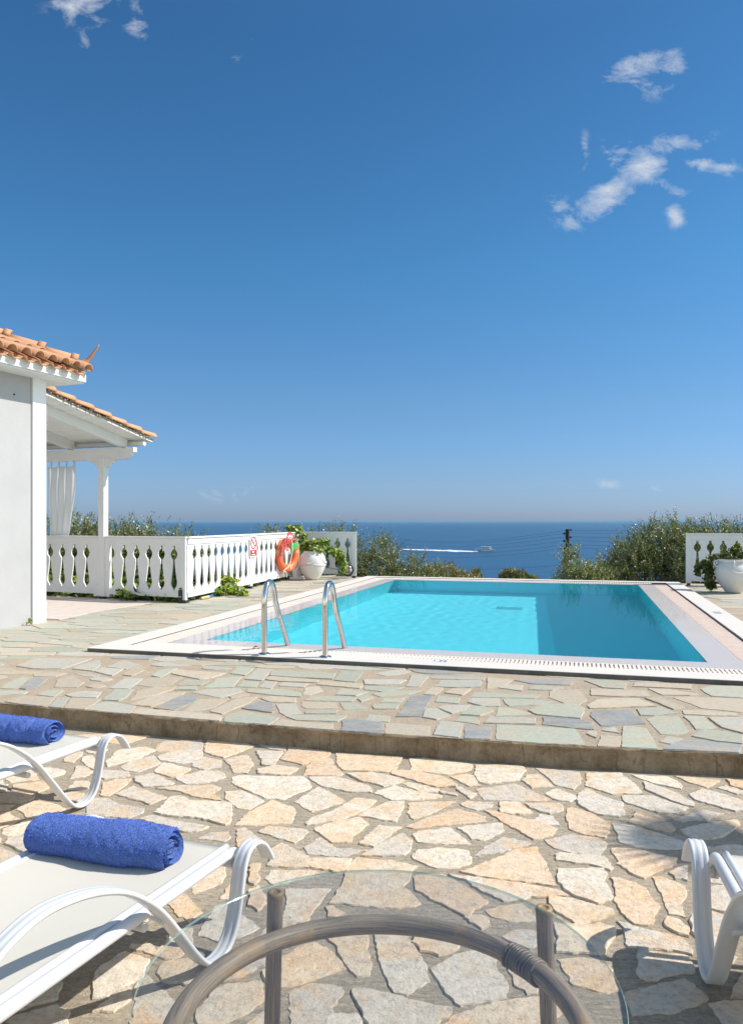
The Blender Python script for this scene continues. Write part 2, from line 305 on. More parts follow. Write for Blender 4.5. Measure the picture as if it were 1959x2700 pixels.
DECK += crop(500, 1740, S2, [
 [(250,485),(300,420),(420,390),(700,445),(610,500),(480,490)],[(640,515),(710,455),(880,480),(1120,495),(1120,540),(860,530)],[(740,435),(900,425),(1220,435),(1150,475),(820,465)],
 [(1168,545),(1175,480),(1200,455),(1495,480),(1505,570),(1340,565)],[(150,400),(400,290),(530,285),(470,330),(250,420)],[(400,375),(530,325),(655,330),(658,400),(640,408)],
 [(670,340),(820,335),(870,410),(740,430),(700,410)],[(860,350),(870,322),(1140,325),(1155,375),(900,375)],[(890,400),(920,385),(1150,385),(1140,415),(890,415)],[(1165,325),(1290,330),(1400,375),(1195,385)],
 [(545,295),(640,278),(830,290),(820,328),(620,325)],[(435,245),(450,222),(700,225),(860,250),(865,285),(600,268)],[(110,215),(220,140),(410,125),(340,210)],[(365,205),(410,160),(540,162),(520,210)],
 [(535,210),(580,160),(680,165),(630,220)],[(315,105),(370,50),(500,65),(430,120)],[(425,150),(530,65),(640,75),(560,160)],[(615,120),(640,80),(1135,105),(1110,148),(800,135)],
 [(585,150),(620,125),(1010,155),(990,175),(700,165)],[(1115,155),(1170,82),(1350,90),(1280,170)],[(980,190),(1020,160),(1350,185),(1320,220)],[(875,270),(890,215),(1000,198),(1040,235),(930,270)],
 [(1125,270),(1170,220),(1390,250),(1290,278)],[(880,310),(950,272),(1300,290),(1260,320)],[(1300,300),(1360,270),(1430,290),(1330,325)],[(690,200),(715,170),(930,180),(890,212)],
 [(-150,105),(-100,75),(290,100),(200,130),(80,150)],[(300,280),(430,258),(470,270),(320,295)]])
DECK += crop(960, 1760, S2, [
 [(165,430),(270,428),(520,450),(515,530),(160,508)],[(535,520),(590,415),(770,430),(740,550)],[(775,470),(790,450),(985,452),(980,555),(775,545)],[(1015,555),(1020,435),(1640,470),(1720,600),(1400,590),(1150,570)],
 [(245,380),(360,225),(530,212),(440,380)],[(445,385),(480,320),(560,312),(670,375),(560,405)],[(690,410),(740,375),(880,380),(892,440)],[(925,430),(980,380),(1335,390),(1335,438)],
 [(1015,375),(1045,305),(1150,315),(1300,355),(1150,370)],[(745,365),(830,295),(930,300),(1010,330),(900,375)],[(560,308),(640,290),(830,290),(780,335),(680,355)],[(550,265),(570,215),(750,235),(735,280)],
 [(800,270),(840,235),(1045,240),(1050,300),(920,300)],[(1070,245),(1200,238),(1490,265),(1330,290),(1120,300)],[(815,225),(850,185),(1380,210),(1330,235)],[(1265,330),(1380,290),(1560,280),(1710,310),(1680,395),(1340,365)],
 [(1375,440),(1380,380),(1460,380),(1770,420),(1785,480),(1600,468)],[(1425,230),(1430,178),(1660,168),(1730,250),(1660,298),(1560,280)],[(460,205),(530,145),(620,155),(550,212)],[(615,195),(680,165),(835,165),(760,215)],
 [(325,145),(365,50),(500,60),(430,148)],[(540,150),(600,98),(910,98),(910,150),(700,155)],[(0,130),(0,90),(330,95),(280,125),(120,135)],[(0,170),(10,140),(320,150),(160,190)],[(60,205),(170,178),(460,175),(350,205),(130,228)],
 [(120,265),(150,235),(320,230),(290,270)],[(60,290),(150,278),(275,285),(250,320),(80,320)],[(950,165),(955,75),(1155,95),(1060,150)],[(1040,155),(1110,130),(1235,135),(1225,182)],[(1160,95),(1240,85),(1630,100),(1600,135),(1300,125)],
 [(1265,170),(1300,135),(1580,150),(1460,175)],[(0,410),(30,360),(200,372),(190,420)],[(520,85),(550,60),(940,72),(930,95)]])
DECK += crop(1399, 1760, S2, [
 [(525,615),(540,525),(710,530),(705,630)],[(725,635),(720,450),(900,470),(1000,645),(850,640)],[(1035,640),(1180,560),(1330,565),(1646,600),(1646,678),(1300,655)],[(895,395),(960,370),(1150,375),(1230,490),(1130,520),(1010,515)],
 [(455,365),(490,330),(760,325),(895,435),(700,445),(545,452)],[(435,300),(520,245),(830,235),(980,300),(700,308),(460,318)],[(1095,230),(1200,222),(1646,240),(1646,345),(1330,315)],[(1170,330),(1300,325),(1600,350),(1620,375),(1400,372),(1190,362)],
 [(1180,375),(1340,375),(1440,465),(1280,480)],[(1370,385),(1646,380),(1646,510),(1480,465)],[(1240,530),(1350,475),(1646,520),(1646,590),(1440,570)],[(465,215),(465,165),(900,180),(945,228),(620,222)],
 [(815,320),(1010,305),(1140,355),(1000,370),(850,370)],[(880,235),(1000,228),(1200,310),(1110,325)],[(905,160),(1050,165),(1300,205),(1240,215),(1020,212)],[(785,145),(800,115),(1250,130),(1250,168)],
 [(410,100),(620,98),(740,115),(730,165),(560,155)],[(545,485),(650,455),(690,508)],[(990,570),(1070,530),(1175,550),(1110,595)],[(430,510),(470,488),(515,495),(510,545)],[(1310,165),(1400,140),(1646,145),(1646,235),(1400,220)]])
BLUES = [(785,1605),(1060,1620),(915,1565),(1360,1590),(590,1575),(640,1560),(230,1540),(1480,1660),(1240,1605)]
GREENS = [(1190,1630),(1420,1635),(440,1600),(680,1590),(560,1600),(600,1480),(1000,1490)]

def clip(poly, a, b):            # keep the points p with a·p <= b
    out = []; n = len(poly)
    for i in range(n):
        p, q = poly[i], poly[(i+1) % n]; dp, dq = a[0]*p[0]+a[1]*p[1]-b, a[0]*q[0]+a[1]*q[1]-b
        if dp <= 0: out.append(p)
        if (dp < 0 < dq) or (dq < 0 < dp):
            t = dp/(dp-dq); out.append((p[0]+(q[0]-p[0])*t, p[1]+(q[1]-p[1])*t))
    return out
def area(p): return 0.5*sum(p[i][0]*p[(i+1) % len(p)][1]-p[(i+1) % len(p)][0]*p[i][1] for i in range(len(p)))
def inside(pt, poly):
    x, y = pt; r = False; n = len(poly)
    for i in range(n):
        (x1, y1), (x2, y2) = poly[i], poly[(i+1) % n]
        if (y1 > y) != (y2 > y) and x < (x2-x1)*(y-y1)/(y2-y1)+x1: r = not r
    return r
def voronoi(free, block, sx, sy, gap, R):
    sc = np.array((sx, sy)); A = np.array([(x*sx, y*sy) for x, y in free]); B = np.array([(x*sx, y*sy) for x, y in block]).reshape(-1, 2)
    allp = np.vstack((A, B)); out = []
    for i in range(len(A)):
        d = ((allp-A[i])**2).sum(1); idx = np.argsort(d)[1:36]; c0 = A[i]
        poly = [(c0[0]-R, c0[1]-R), (c0[0]+R, c0[1]-R), (c0[0]+R, c0[1]+R), (c0[0]-R, c0[1]+R)]
        for j in idx:
            dv = allp[j]-c0; l = math.sqrt(d[j]); 
            if l < 1e-6: continue
            nv = dv/l; poly = clip(poly, nv, nv@c0 + l/2 - gap/2*(1 if j < len(A) else -0.2))
            if len(poly) < 3: break
        if len(poly) >= 3: out.append([(x/sx, y/sy) for x, y in poly])
    return out
def rough_edge(poly, step, amp, r):
    out = []; n = len(poly); cx = sum(p[0] for p in poly)/n; cy = sum(p[1] for p in poly)/n
    for i in range(n):
        p, q = poly[i], poly[(i+1) % n]; l = math.hypot(q[0]-p[0], q[1]-p[1]); k = max(1, int(l/step))
        nx, ny = (q[1]-p[1])/(l+1e-9), -(q[0]-p[0])/(l+1e-9); o1 = r.uniform(-1, 1)*amp*1.5
        for t in range(k):
            u = t/k; w = (r.uniform(-amp, amp) + o1*math.sin(math.pi*u)) if t else 0.0
            x, y = p[0]+(q[0]-p[0])*u+nx*w, p[1]+(q[1]-p[1])*u+ny*w
            if t == 0 and n > 3: x += (cx-x)*0.008; y += (cy-y)*0.008
            out.append((x, y))
    return out
def add_stone(mb, poly, z0, h, col, step, amp, r, inset=0.006, tilt=0.0015):
    if area(poly) < 0: poly = poly[::-1]
    if area(poly) < 0.003: return
    o = rough_edge(poly, step, amp, r); n = len(o); cx = sum(p[0] for p in o)/n; cy = sum(p[1] for p in o)/n
    tx, ty = r.uniform(-tilt, tilt), r.uniform(-tilt, tilt)
    def ins(p, d):
        l = math.hypot(p[0]-cx, p[1]-cy)+1e-9; return (p[0]-(p[0]-cx)/l*d, p[1]-(p[1]-cy)/l*d)
    def zz(p, z): return z + tx*(p[0]-cx)*3 + ty*(p[1]-cy)*3
    top = [ins(p, inset*r.uniform(0.6, 1.6)) for p in o]
    vs = [(x, y, z0) for x, y in o] + [(*ins(p, inset*0.25), zz(p, z0+h*0.7)) for p in o] + [(*p, zz(p, z0+h)) for p in top]
    fs = [(i, (i+1) % n, n+(i+1) % n, n+i) for i in range(n)] + [(n+i, n+(i+1) % n, 2*n+(i+1) % n, 2*n+i) for i in range(n)] + [tuple(range(2*n, 3*n))]
    mb.col = col; mb.add(vs, fs)
def cent(p): return (sum(q[0] for q in p)/len(p), sum(q[1] for q in p)/len(p))
def samp(poly, st):
    out = []
    for i in range(len(poly)):
        p, q = poly[i], poly[(i+1) % len(poly)]; k = max(1, int(math.hypot(q[0]-p[0], q[1]-p[1])/st))
        out += [(p[0]+(q[0]-p[0])*t/k, p[1]+(q[1]-p[1])*t/k) for t in range(k)]
    return out

STEP = [W(x, y) for x, y in [(-1400, 1440), (0, 1558), (432, 1595), (756, 1620), (1189, 1648), (1646, 1671), (2600, 1708)]]
def step_y(x):
    for i in range(len(STEP)-1):
        if STEP[i][0] <= x <= STEP[i+1][0]:
            t = (x-STEP[i][0])/(STEP[i+1][0]-STEP[i][0]); return STEP[i][1]+(STEP[i+1][1]-STEP[i][1])*t
    return STEP[0][1] if x < STEP[0][0] else STEP[-1][1]
# pool frame
PC = Vector((1.6925, 11.2575)); ang = math.radians(15.25)
U = Vector((math.cos(ang), -math.sin(ang))); Vv = Vector((math.sin(ang), math.cos(ang))); HU, HV = 2.385, 4.15
def PL(u, v, z=0): q = PC + U*u + Vv*v; return Vector((q.x, q.y, z))
def UV(x, y): d = Vector((x, y))-PC; return d.dot(U), d.dot(Vv)
# house frame
Hn = Vector((0.933, -0.36)).normalized(); Hh = Vector((0.36, 0.933)).normalized(); Wc = Vector((-4.01, 9.46))

r = random.Random(11)
low_w = [[W(x, y, PAT+0.008) for x, y in p] for p in LOW]
low_w = [[(cx_+(x-cx_)*(1+0.006/max(0.03, math.hypot(x-cx_, y-cy_))), cy_+(y-cy_)*(1+0.006/max(0.03, math.hypot(x-cx_, y-cy_)))) for x, y in p] for p in low_w for cx_, cy_ in [(sum(q[0] for q in p)/len(p), sum(q[1] for q in p)/len(p))]]
free = []; tries = 0
block = [q for p in low_w for q in samp(p, 0.045)]
gridp = []
while tries < 9000:
    tries += 1; x, y = r.uniform(-3.6, 3.0), r.uniform(0.3, 6.0)
    if y > step_y(x)-0.02: continue
    if any(abs(x-a)+abs(y-b) < 0.01 for a, b in free[-5:]): continue
    if any((x-a)**2+((y-b)*1.3)**2 < 0.17**2 for a, b in free): continue
    if any((x-a)**2+(y-b)**2 < 0.085**2 for a, b in block): continue
    if any(inside((x, y), p) for p in low_w): continue
    free.append((x, y))
mb = MB()
def lime_col(r, o=False):
    b = r.uniform(0.86, 1.06)
    if o or r.random() < 0.05: return tuple(np.array((0.75, 0.57, 0.40))*b)
    return tuple(np.array(r.choice([(0.72, 0.625, 0.50), (0.70, 0.62, 0.51), (0.72, 0.59, 0.44), (0.64, 0.57, 0.48)]))*b)
ow = [W(x, y, PAT) for x, y in ORANGE]
for p in low_w:
    c0 = cent(p); o = any(inside(q, p) for q in ow)
    add_stone(mb, p, PAT-0.01, r.uniform(0.0125, 0.0175), lime_col(r, o), 0.018, 0.005, r, 0.0035)
for p in voronoi(free, block, 1, 1.3, 0.022, 0.5):
    c0 = cent(p)
    if c0[1] > step_y(c0[0])-0.05: continue
    p = [(x, min(y, step_y(x)-0.012)) for x, y in p]
    add_stone(mb, p, PAT-0.01, r.uniform(0.0125, 0.017), lime_col(r), 0.02, 0.005, r, 0.0035)
patio = mb.build('patio_paving', m_lime); tag(patio, kind='structure')
# patio bed: one slightly uneven sheet
def sheet(name, x0, x1, y0, y1, st, zf, m):
    nx, ny = int((x1-x0)/st)+1, int((y1-y0)/st)+1; mb = MB(); mb.smooth = True
    vs = [(x0+(x1-x0)*i/(nx-1), y0+(y1-y0)*j/(ny-1)) for j in range(ny) for i in range(nx)]
    mb.add([(x, y, zf(x, y)) for x, y in vs], [(j*nx+i, j*nx+i+1, (j+1)*nx+i+1, (j+1)*nx+i) for j in range(ny-1) for i in range(nx-1)])
    return mb.build(name, m)
mb = MB(); mb.smooth = True; nxp, nyp = 240, 190
pv_ = [(-6+12*i/(nxp-1), -2.5+(step_y(-6+12*i/(nxp-1))+0.06+2.5)*j/(nyp-1)) for j in range(nyp) for i in range(nxp)]
mb.add([(x, y, PAT - 0.001 + 0.0018*math.sin(x*9+math.sin(y*7)*2)*math.sin(y*8+x*3)) for x, y in pv_], [(j*nxp+i, j*nxp+i+1, (j+1)*nxp+i+1, (j+1)*nxp+i) for j in range(nyp-1) for i in range(nxp-1)])
tag(mb.build('patio', m_mort), kind='structure')

# upper deck
dk_w = [[W(x, y, 0.006) for x, y in p] for p in DECK]
dk_w = [[(x, max(y, step_y(x)+0.0)) for x, y in p] for p in dk_w]
block = [q for p in dk_w for q in samp(p, 0.05)]
mb = MB(); free = []
def in_pool(x, y, m=0.0): u, v = UV(x, y); return abs(u) < HU+m and abs(v) < HV+m
def on_deck(x, y):
    u, v = UV(x, y); return y > step_y(x)+0.03 and v < HV+0.9 and not (abs(u) < HU+0.55 and abs(v) < HV+0.5)
cell = {}
for _ in range(60000):
    x, y = r.uniform(-8.5, 9.5), r.uniform(3.0, 19)
    if not on_deck(x, y): continue
    k = (int(x/0.4), int(y/0.4)); near = [q for i in (-1, 0, 1) for j in (-1, 0, 1) for q in cell.get((k[0]+i, k[1]+j), [])]
    d0 = 0.265 if y < 9 else 0.34
    if any(((x-a)*0.75)**2+((y-b)*1.5)**2 < d0**2 for a, b in near): continue
    if y < 8 and (any((x-a)**2+(y-b)**2 < 0.08**2 for a, b in block) or any(inside((x, y), p) for p in dk_w)): continue
    free.append((x, y)); cell.setdefault(k, []).append((x, y))
def slate_col(r, p=None):
    k = r.random()
    if p is not None:
        if any(inside(W(x, y), p) for x, y in BLUES): k = 0.99
        elif any(inside(W(x, y), p) for x, y in GREENS): k = 0.1
    c0 = (0.42, 0.435, 0.345) if k < 0.34 else (0.52, 0.445, 0.335) if k < 0.70 else (0.47, 0.455, 0.385) if k < 0.95 else (0.29, 0.30, 0.295)
    b = r.uniform(0.88, 1.1); return tuple(q*b*0.95 for q in c0)
for p in dk_w: add_stone(mb, p, -0.012, r.uniform(0.015, 0.021), slate_col(r, p), 0.035, 0.004, r, 0.003, 0.001)
for p in voronoi(free, block, 0.75, 1.5, 0.017, 0.75):
    c0 = cent(p)
    if not on_deck(*c0): continue
    p = [(x, max(y, step_y(x)+0.004)) for x, y in p]
    if any(in_pool(x, y, 0.30) for x, y in p): continue
    add_stone(mb, p, -0.012, r.uniform(0.014, 0.02), slate_col(r), 0.08, 0.004, r, 0.004, 0.001)
tag(mb.build('deck_paving', m_slate), kind='structure')
# deck slab with the pool cut out, front riser
mb = MB(); xs = [p for p in STEP if -9 < p[0] < 9]
def quadz(a, b, c_, d, z): mb.add([(*a, z), (*b, z), (*c_, z), (*d, z)], [(0, 1, 2, 3)])
I = [PL(-HU-.7, -HV-.7), PL(HU+.7, -HV-.7), PL(HU+.7, HV+.7), PL(-HU-.7, HV+.7)]; I = [(p.x, p.y) for p in I]
fr = [(-9.0, step_y(-9.0))] + [p for p in STEP if -9 < p[0] < 9] + [(10, step_y(10))]
fl = PL(-HU-7.5, HV+1.0); frr = PL(HU+5.5, HV+1.0)
z = 0.0
frp = [(x, y) for x, y in fr]
ia = min(range(len(frp)), key=lambda k: abs(frp[k][0]-I[0][0])); ib = min(range(len(frp)), key=lambda k: abs(frp[k][0]-I[1][0]))
def ngon(pts): mb.add([(x, y, z) for x, y in pts], [tuple(range(len(pts)))])
ngon([*frp[:ia+1], I[0], I[3], (fl.x, fl.y)]); ngon([*frp[ia:ib+1], I[1], I[0]]); ngon([*frp[ib:], (frr.x, frr.y), I[2], I[1]]); ngon([I[3], I[2], (frr.x, frr.y), (fl.x, fl.y)])
tag(mb.build('deck', m_mort2), kind='structure')
mb = MB(); rp = []
for i in range(len(fr)-1):
    l = math.hypot(fr[i+1][0]-fr[i][0], fr[i+1][1]-fr[i][1]); k = max(1, int(l/0.03))
    rp += [(fr[i][0]+(fr[i+1][0]-fr[i][0])*t/k, fr[i][1]+(fr[i+1][1]-fr[i][1])*t/k) for t in range(k)]
rr = random.Random(3); prof = [(0.004, 0.003), (-0.006, -0.006), (0.006, -0.03), (0.004, -0.07), (0.0, -0.105), (-0.006, -0.14)]
vs = []; bj = 0; nxt = 0.25; acc = 0
for i, (x, y) in enumerate(rp):
    acc += 0.03; joint = False
    if acc > nxt: acc = 0; nxt = rr.uniform(0.16, 0.34); bj = rr.uniform(-0.004, 0.004); joint = True
    for k, (o, zz_) in enumerate(prof):
        j = rr.uniform(-0.0025, 0.0025) + bj + (0.007 if joint and k > 1 else 0)
        vs.append((x, y+o*1.0+j+0.002, zz_ + (rr.uniform(-0.004, 0.001) if k < 2 else 0)))
n = len(prof)
mb.add(vs, [(i*n+k, i*n+k+1, (i+1)*n+k+1, (i+1)*n+k) for i in range(len(rp)-1) for k in range(n-1)])
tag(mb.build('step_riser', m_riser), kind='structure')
# pale terrace by the veranda
mb = MB(); q = [W(106, 1380, .012), W(200, 1360, .012), W(330, 1340, .012), W(338, 1330, .012), W(106, 1324, .012)]
a_ = Wc + Hh*0.1; pts = [(a_.x+0.05, a_.y+0.1), W(215, 1354, .013), W(330, 1336, .013), (-3.0, 12.3), (-8, 14.3), (-9, 11.5)]
mb.prism(pts if area(pts) > 0 else pts[::-1], -0.01, 0.0125); tag(mb.build('terrace', m_pale), kind='structure')

# ------------------------------------------------------------------ pool
def poolM(): return Matrix.Translation((PC.x, PC.y, 0)) @ Matrix.Rotation(-ang, 4, 'Z')
PM = poolM()
pool = thing('swimming_pool', 'rectangular turquoise overflow swimming pool with white coping and slotted gutter', 'swimming pool', (PC.x, PC.y, 0), -ang)
lip, gr, cp = 0.285, 0.265, 0.27; ZW, ZL, ZG, ZC = 0.030, 0.021, 0.029, 0.041
def ring(mb, m0, m1, z0, z1):
    a = [(-HU-m0, -HV-m0), (HU+m0, -HV-m0), (HU+m0, HV+m0), (-HU-m0, HV+m0)]
    b_ = [(-HU-m1, -HV-m1), (HU+m1, -HV-m1), (HU+m1, HV+m1), (-HU-m1, HV+m1)]
    vs = [(*p, z1) for p in a] + [(*p, z1) for p in b_] + [(*p, z0) for p in a] + [(*p, z0) for p in b_]
    fs = []
    for i in range(4):
        j = (i+1) % 4; fs += [(i, 4+i, 4+j, j), (4+i, 12+i, 12+j, 4+j), (i, j, 8+j, 8+i), (8+i, 8+j, 12+j, 12+i)]
    mb.add(vs, fs)
DN, DF = -1.50, -2.05
mb = MB(); fl_ = [(-HU, -HV, DN), (HU, -HV, DN), (HU, HV, DF), (-HU, HV, DF)]; tp = [(x, y, ZL-0.003) for x, y, _ in fl_]
mb.add(fl_+tp, [(0, 1, 2, 3)] + [(i, 4+i, 4+(i+1) % 4, (i+1) % 4) for i in range(4)]); basin = local(mb, 'basin', m_liner, pool)
mb = MB(); ring(mb, 0, lip, -0.06, ZL); olip = local(mb, 'inner_lip', m_lip, pool)
mb = MB(); ring(mb, lip, lip+gr, -0.2, -0.06); local(mb, 'gutter', m_chan, pool)
mb = MB(); ring(mb, lip+gr, lip+gr+cp, 0.036, ZC); local(mb, 'coping', m_coping, pool, 0.002)
mb = MB(); ring(mb, lip+gr+0.003, lip+gr+cp-0.002, -0.05, 0.036); local(mb, 'coping_edge', m_edge, pool)
def grating(x0, x1, y0, y1, along, pitch, m, bar=0.6):
    mb = MB(); L_ = (x1-x0) if along == 'x' else (y1-y0); n = int(L_/pitch)
    for i in range(n):
        a = i*pitch
        if along == 'x': mb.box((x0+a, y0+0.012, ZG-0.02), (x0+a+pitch*bar, y1-0.012, ZG))
        else: mb.box((x0+0.012, y0+a, ZG-0.02), (x1-0.012, y0+a+pitch*bar, ZG))
    for k in (0.0, 0.5, 1.0):
        if along == 'x': y = y0+(y1-y0-0.012)*k; mb.box((x0, y, ZG-0.024), (x1, y+0.012, ZG-0.003 if k == 0.5 else ZG-0.001))
        else: x = x0+(x1-x0-0.012)*k; mb.box((x, y0, ZG-0.024), (x+0.012, y1, ZG-0.003 if k == 0.5 else ZG-0.001))
    local(mb, 'grating', m, pool)
g0, g1 = lip+0.006, lip+gr-0.006
grating(-HU-g1, HU+g1, -HV-g1, -HV-g0, 'x', 0.036, m_grate, 0.55)
grating(-HU-g1, HU+g0, HV+g0, HV+g1, 'x', 0.045, m_grate, 0.6)
grating(-HU-g1, -HU-g0, -HV-g0, HV+g0, 'y', 0.036, m_grate, 0.80)
grating(HU+g0, HU+g1-0.02, -HV-g0, HV+g0, 'y', 0.036, m_grate2, 0.9)
mb = MB(); mb.tube([(HU+g1-0.004+0.006*math.sin(t*3.1)*0.6, -HV-g0+t*0.3, ZG+0.004) for t in range(int((2*HV+2*g0)/0.3)+1)], 0.012, 8)
local(mb, 'expansion_joint', m_gap, pool)
# depth marker and number
def textmesh(s, size, m, par, Mx, name='lettering', ext=0.0008):
    cu = bpy.data.curves.new(name, 'FONT'); cu.body = s; cu.size = size; cu.extrude = ext; cu.align_x = 'CENTER'; cu.align_y = 'CENTER'; cu.offset = size*0.012
    o = bpy.data.objects.new(name, cu); C.objects.link(o); dg = bpy.context.evaluated_depsgraph_get()
    me = bpy.data.meshes.new_from_object(o.evaluated_get(dg)); bpy.data.objects.remove(o)
    o = bpy.data.objects.new(name, me); me.materials.append(m); C.objects.link(o); o.parent = par; o.matrix_local = Mx; return o
m_mark = mat('marker white', (0.74, 0.74, 0.76), 0.4); m_blue = mat('marker blue', (0.03, 0.06, 0.28), 0.5)
wx, wy = W(966, 1473, ZC); mu, mv = UV(wx, wy); mv = -HV-lip-gr-0.075
mk = MB(); mk.box((mu-0.075, mv-0.045, ZC-0.004), (mu+0.075, mv+0.045, ZC+0.002)); mko = local(mk, 'depth_marker', m_mark, pool)
textmesh('1.32', 0.075, m_blue, mko, Matrix.Translation((mu, mv, ZC+0.003)))
wx, wy = W(1583, 1357, ZC); su, sv = UV(wx, wy); mk = MB(); su = HU+lip+gr+0.13
mk.box((su-0.045, sv-0.11, ZC-0.004), (su+0.045, sv+0.11, ZC+0.002)); sk = local(mk, 'overflow_plate', mat('plate grey', (0.35, 0.35, 0.38), 0.5), pool)
# floor drain
mk = MB(); du, dv = UV(2.3, 12.8); zf = DN+(DF-DN)*(dv+HV)/(2*HV)
for i in range(6): mk.box((du-0.20+i*0.068, dv-0.15, zf+0.0), (du-0.20+i*0.068+0.05, dv+0.15, zf+0.02))
mk.box((du-0.21, dv-0.16, zf-0.01), (du+0.21, dv+0.16, zf+0.010)); local(mk, 'floor_drain', mat('drain teal', (0.06, 0.50, 0.54), 0.6), pool)

# pool water: one rippled sheet
nx, ny = 260, 420; hu, hv = HU+lip, HV+lip
gx = np.linspace(-hu, hu, nx); gy = np.linspace(-hv, hv, ny); X, Y = np.meshgrid(gx, gy)
Z = np.zeros_like(X)
for i in range(34):
    lam = nr.uniform(0.10, 0.36); th = nr.uniform(0, 2*math.pi); Z += lam*0.00019*np.sin((X*math.cos(th)+Y*math.sin(th))*2*math.pi/lam+nr.uniform(0, 6.28))
amp = np.clip(0.35+0.65*np.sin(X*0.5-Y*0.35+2.0), 0.12, 1)
Z *= amp
me = bpy.data.meshes.new('water'); idx = np.arange(nx*ny).reshape(ny, nx)
F_ = np.stack((idx[:-1, :-1], idx[:-1, 1:], idx[1:, 1:], idx[1:, :-1]), -1).reshape(-1, 4)
me.from_pydata(np.stack((X, Y, Z+ZW), -1).reshape(-1, 3).tolist(), [], F_.tolist()); me.shade_smooth()
water = bpy.data.objects.new('water', me); C.objects.link(water); water.matrix_world = PM; tag(water, kind='structure')
m_water = bpy.data.materials.new('pool water'); m_water.use_nodes = True; nt = m_water.node_tree; nt.nodes.clear()
gr_ = nt.nodes.new('ShaderNodeBsdfRefraction'); gr_.inputs['IOR'].default_value = 1.333; gr_.inputs['Roughness'].default_value = 0.0; gr_.inputs['Color'].default_value = (0.93, 0.93, 0.955, 1)
gg_ = nt.nodes.new('ShaderNodeBsdfGlossy'); gg_.inputs['Roughness'].default_value = 0.0; gf_ = nt.nodes.new('ShaderNodeFresnel'); gf_.inputs[0].default_value = 1.333; gm_ = nt.nodes.new('ShaderNodeMath'); gm_.operation = 'MULTIPLY'; gb_ = nt.nodes.new('ShaderNodeNewGeometry'); gq_ = nt.nodes.new('ShaderNodeMapRange'); gq_.inputs['To Min'].default_value = 0.42; gq_.inputs['To Max'].default_value = 1.0; nt.links.new(gb_.outputs['Backfacing'], gq_.inputs['Value']); nt.links.new(gq_.outputs[0], gm_.inputs[1])
g = nt.nodes.new('ShaderNodeMixShader'); nt.links.new(gf_.outputs[0], gm_.inputs[0]); nt.links.new(gm_.outputs[0], g.inputs[0]); nt.links.new(gr_.outputs[0], g.inputs[1]); nt.links.new(gg_.outputs[0], g.inputs[2])
o_ = nt.nodes.new('ShaderNodeOutputMaterial'); nt.links.new(g.outputs[0], o_.inputs[0]); me.materials.append(m_water)
water.cycles.is_caustics_caster = True
for o in (basin, olip): o.cycles.is_caustics_receiver = True
for o in pool.children:
    if o.name.startswith('floor_drain'): o.cycles.is_caustics_receiver = True

# ------------------------------------------------------------------ fences
def hit(px, A, d):                                 # distance along the line A + s*d seen at pixel column px
    k = (px-CX)/FP; return (k*A[1]-A[0])/(d[0]-k*d[1])
def halfw(z):
    K = [(0.19, .016), (0.212, .016), (0.222, .026), (0.25, .048), (0.29, .060), (0.34, .056), (0.42, .041), (0.52, .027), (0.60, .019), (0.655, .018),
         (0.672, .034), (0.70, .056), (0.74, .066), (0.78, .056), (0.808, .034), (0.825, .021), (0.87, .021)]
    for (a, x), (b, y) in zip(K, K[1:]):
        if a <= z <= b: return x+(y-x)*(z-a)/(b-a)
    return .016
ZZ = [.19, .212, .222, .25, .27, .29, .315, .34, .38, .42, .47, .52, .60, .655, .672, .685, .70, .72, .74, .76, .78, .795, .808, .825, .87]
def fence(label, A, B, cuts, posts=(), feet=(), group=None, th=0.022, sc_=1.0):
    A = Vector(A); B = Vector(B); d = (B-A); Ln = d.length; rz = math.atan2(d.y, d.x)
    t = thing('balustrade_fence', label, 'fence', (A.x, A.y, 0), rz, group)
    mb = MB(); edges = [0.0]+list(cuts)+[Ln]
    for i in range(len(edges)-1):
        a, b = edges[i], edges[i+1]; vs = []
        for z in ZZ:
            xa = a + (halfw(z)*sc_ if i else 0); xb = b - (halfw(z)*sc_ if i < len(edges)-2 else 0)
            vs += [(xa, -th/2, z), (xb, -th/2, z), (xb, th/2, z), (xa, th/2, z)]
        k = len(ZZ); fs = []
        for j in range(k-1): fs += [(4*j+q, 4*j+(q+1) % 4, 4*j+4+(q+1) % 4, 4*j+4+q) for q in range(4)]
        mb.add(vs, fs)
    mb.box((0, -th/2, 0.10), (Ln, th/2, 0.19)); mb.box((0, -th/2, 0.87), (Ln, th/2, 0.955)); local(mb, 'panel', m_white, t)
    mb = MB(); mb.box((0.002, -th/2-0.014, 0.895), (Ln-0.002, th/2+0.014, 0.985)); mb.box((-0.01, -0.045, 0.986), (Ln+0.01, 0.045, 1.012)); local(mb, 'top_rail', m_white, t, 0.004)
    mb = MB(); mb.box((0.002, -th/2-0.012, 0.085), (Ln-0.002, th/2+0.012, 0.165)); local(mb, 'bottom_rail', m_white, t, 0.004)
    for p_ in posts:
        mb = MB(); mb.box((p_-0.05, -th/2-0.02, 0.045), (p_+0.05, th/2+0.02, 0.983)); local(mb, 'post', m_white, t, 0.004)
    for p_ in feet:
        mb = MB(); mb.box((p_-0.04, -0.05, 0.0), (p_+0.04, 0.05, 0.012)); mb.box((p_-0.03, -0.03, 0.0), (p_+0.03, 0.03, 0.07)); local(mb, 'iron_foot', m_black, t)
    return t
Cn = Vector((-2.81, 11.65)); E2 = Vector((-1.62, 16.9)); d1 = Vector((-0.927, 0.374))
P0 = Cn + d1*((-4.28+2.81)/-0.927); VP_ = P0
def cutpx(px, A, d): return hit(px, A, d)
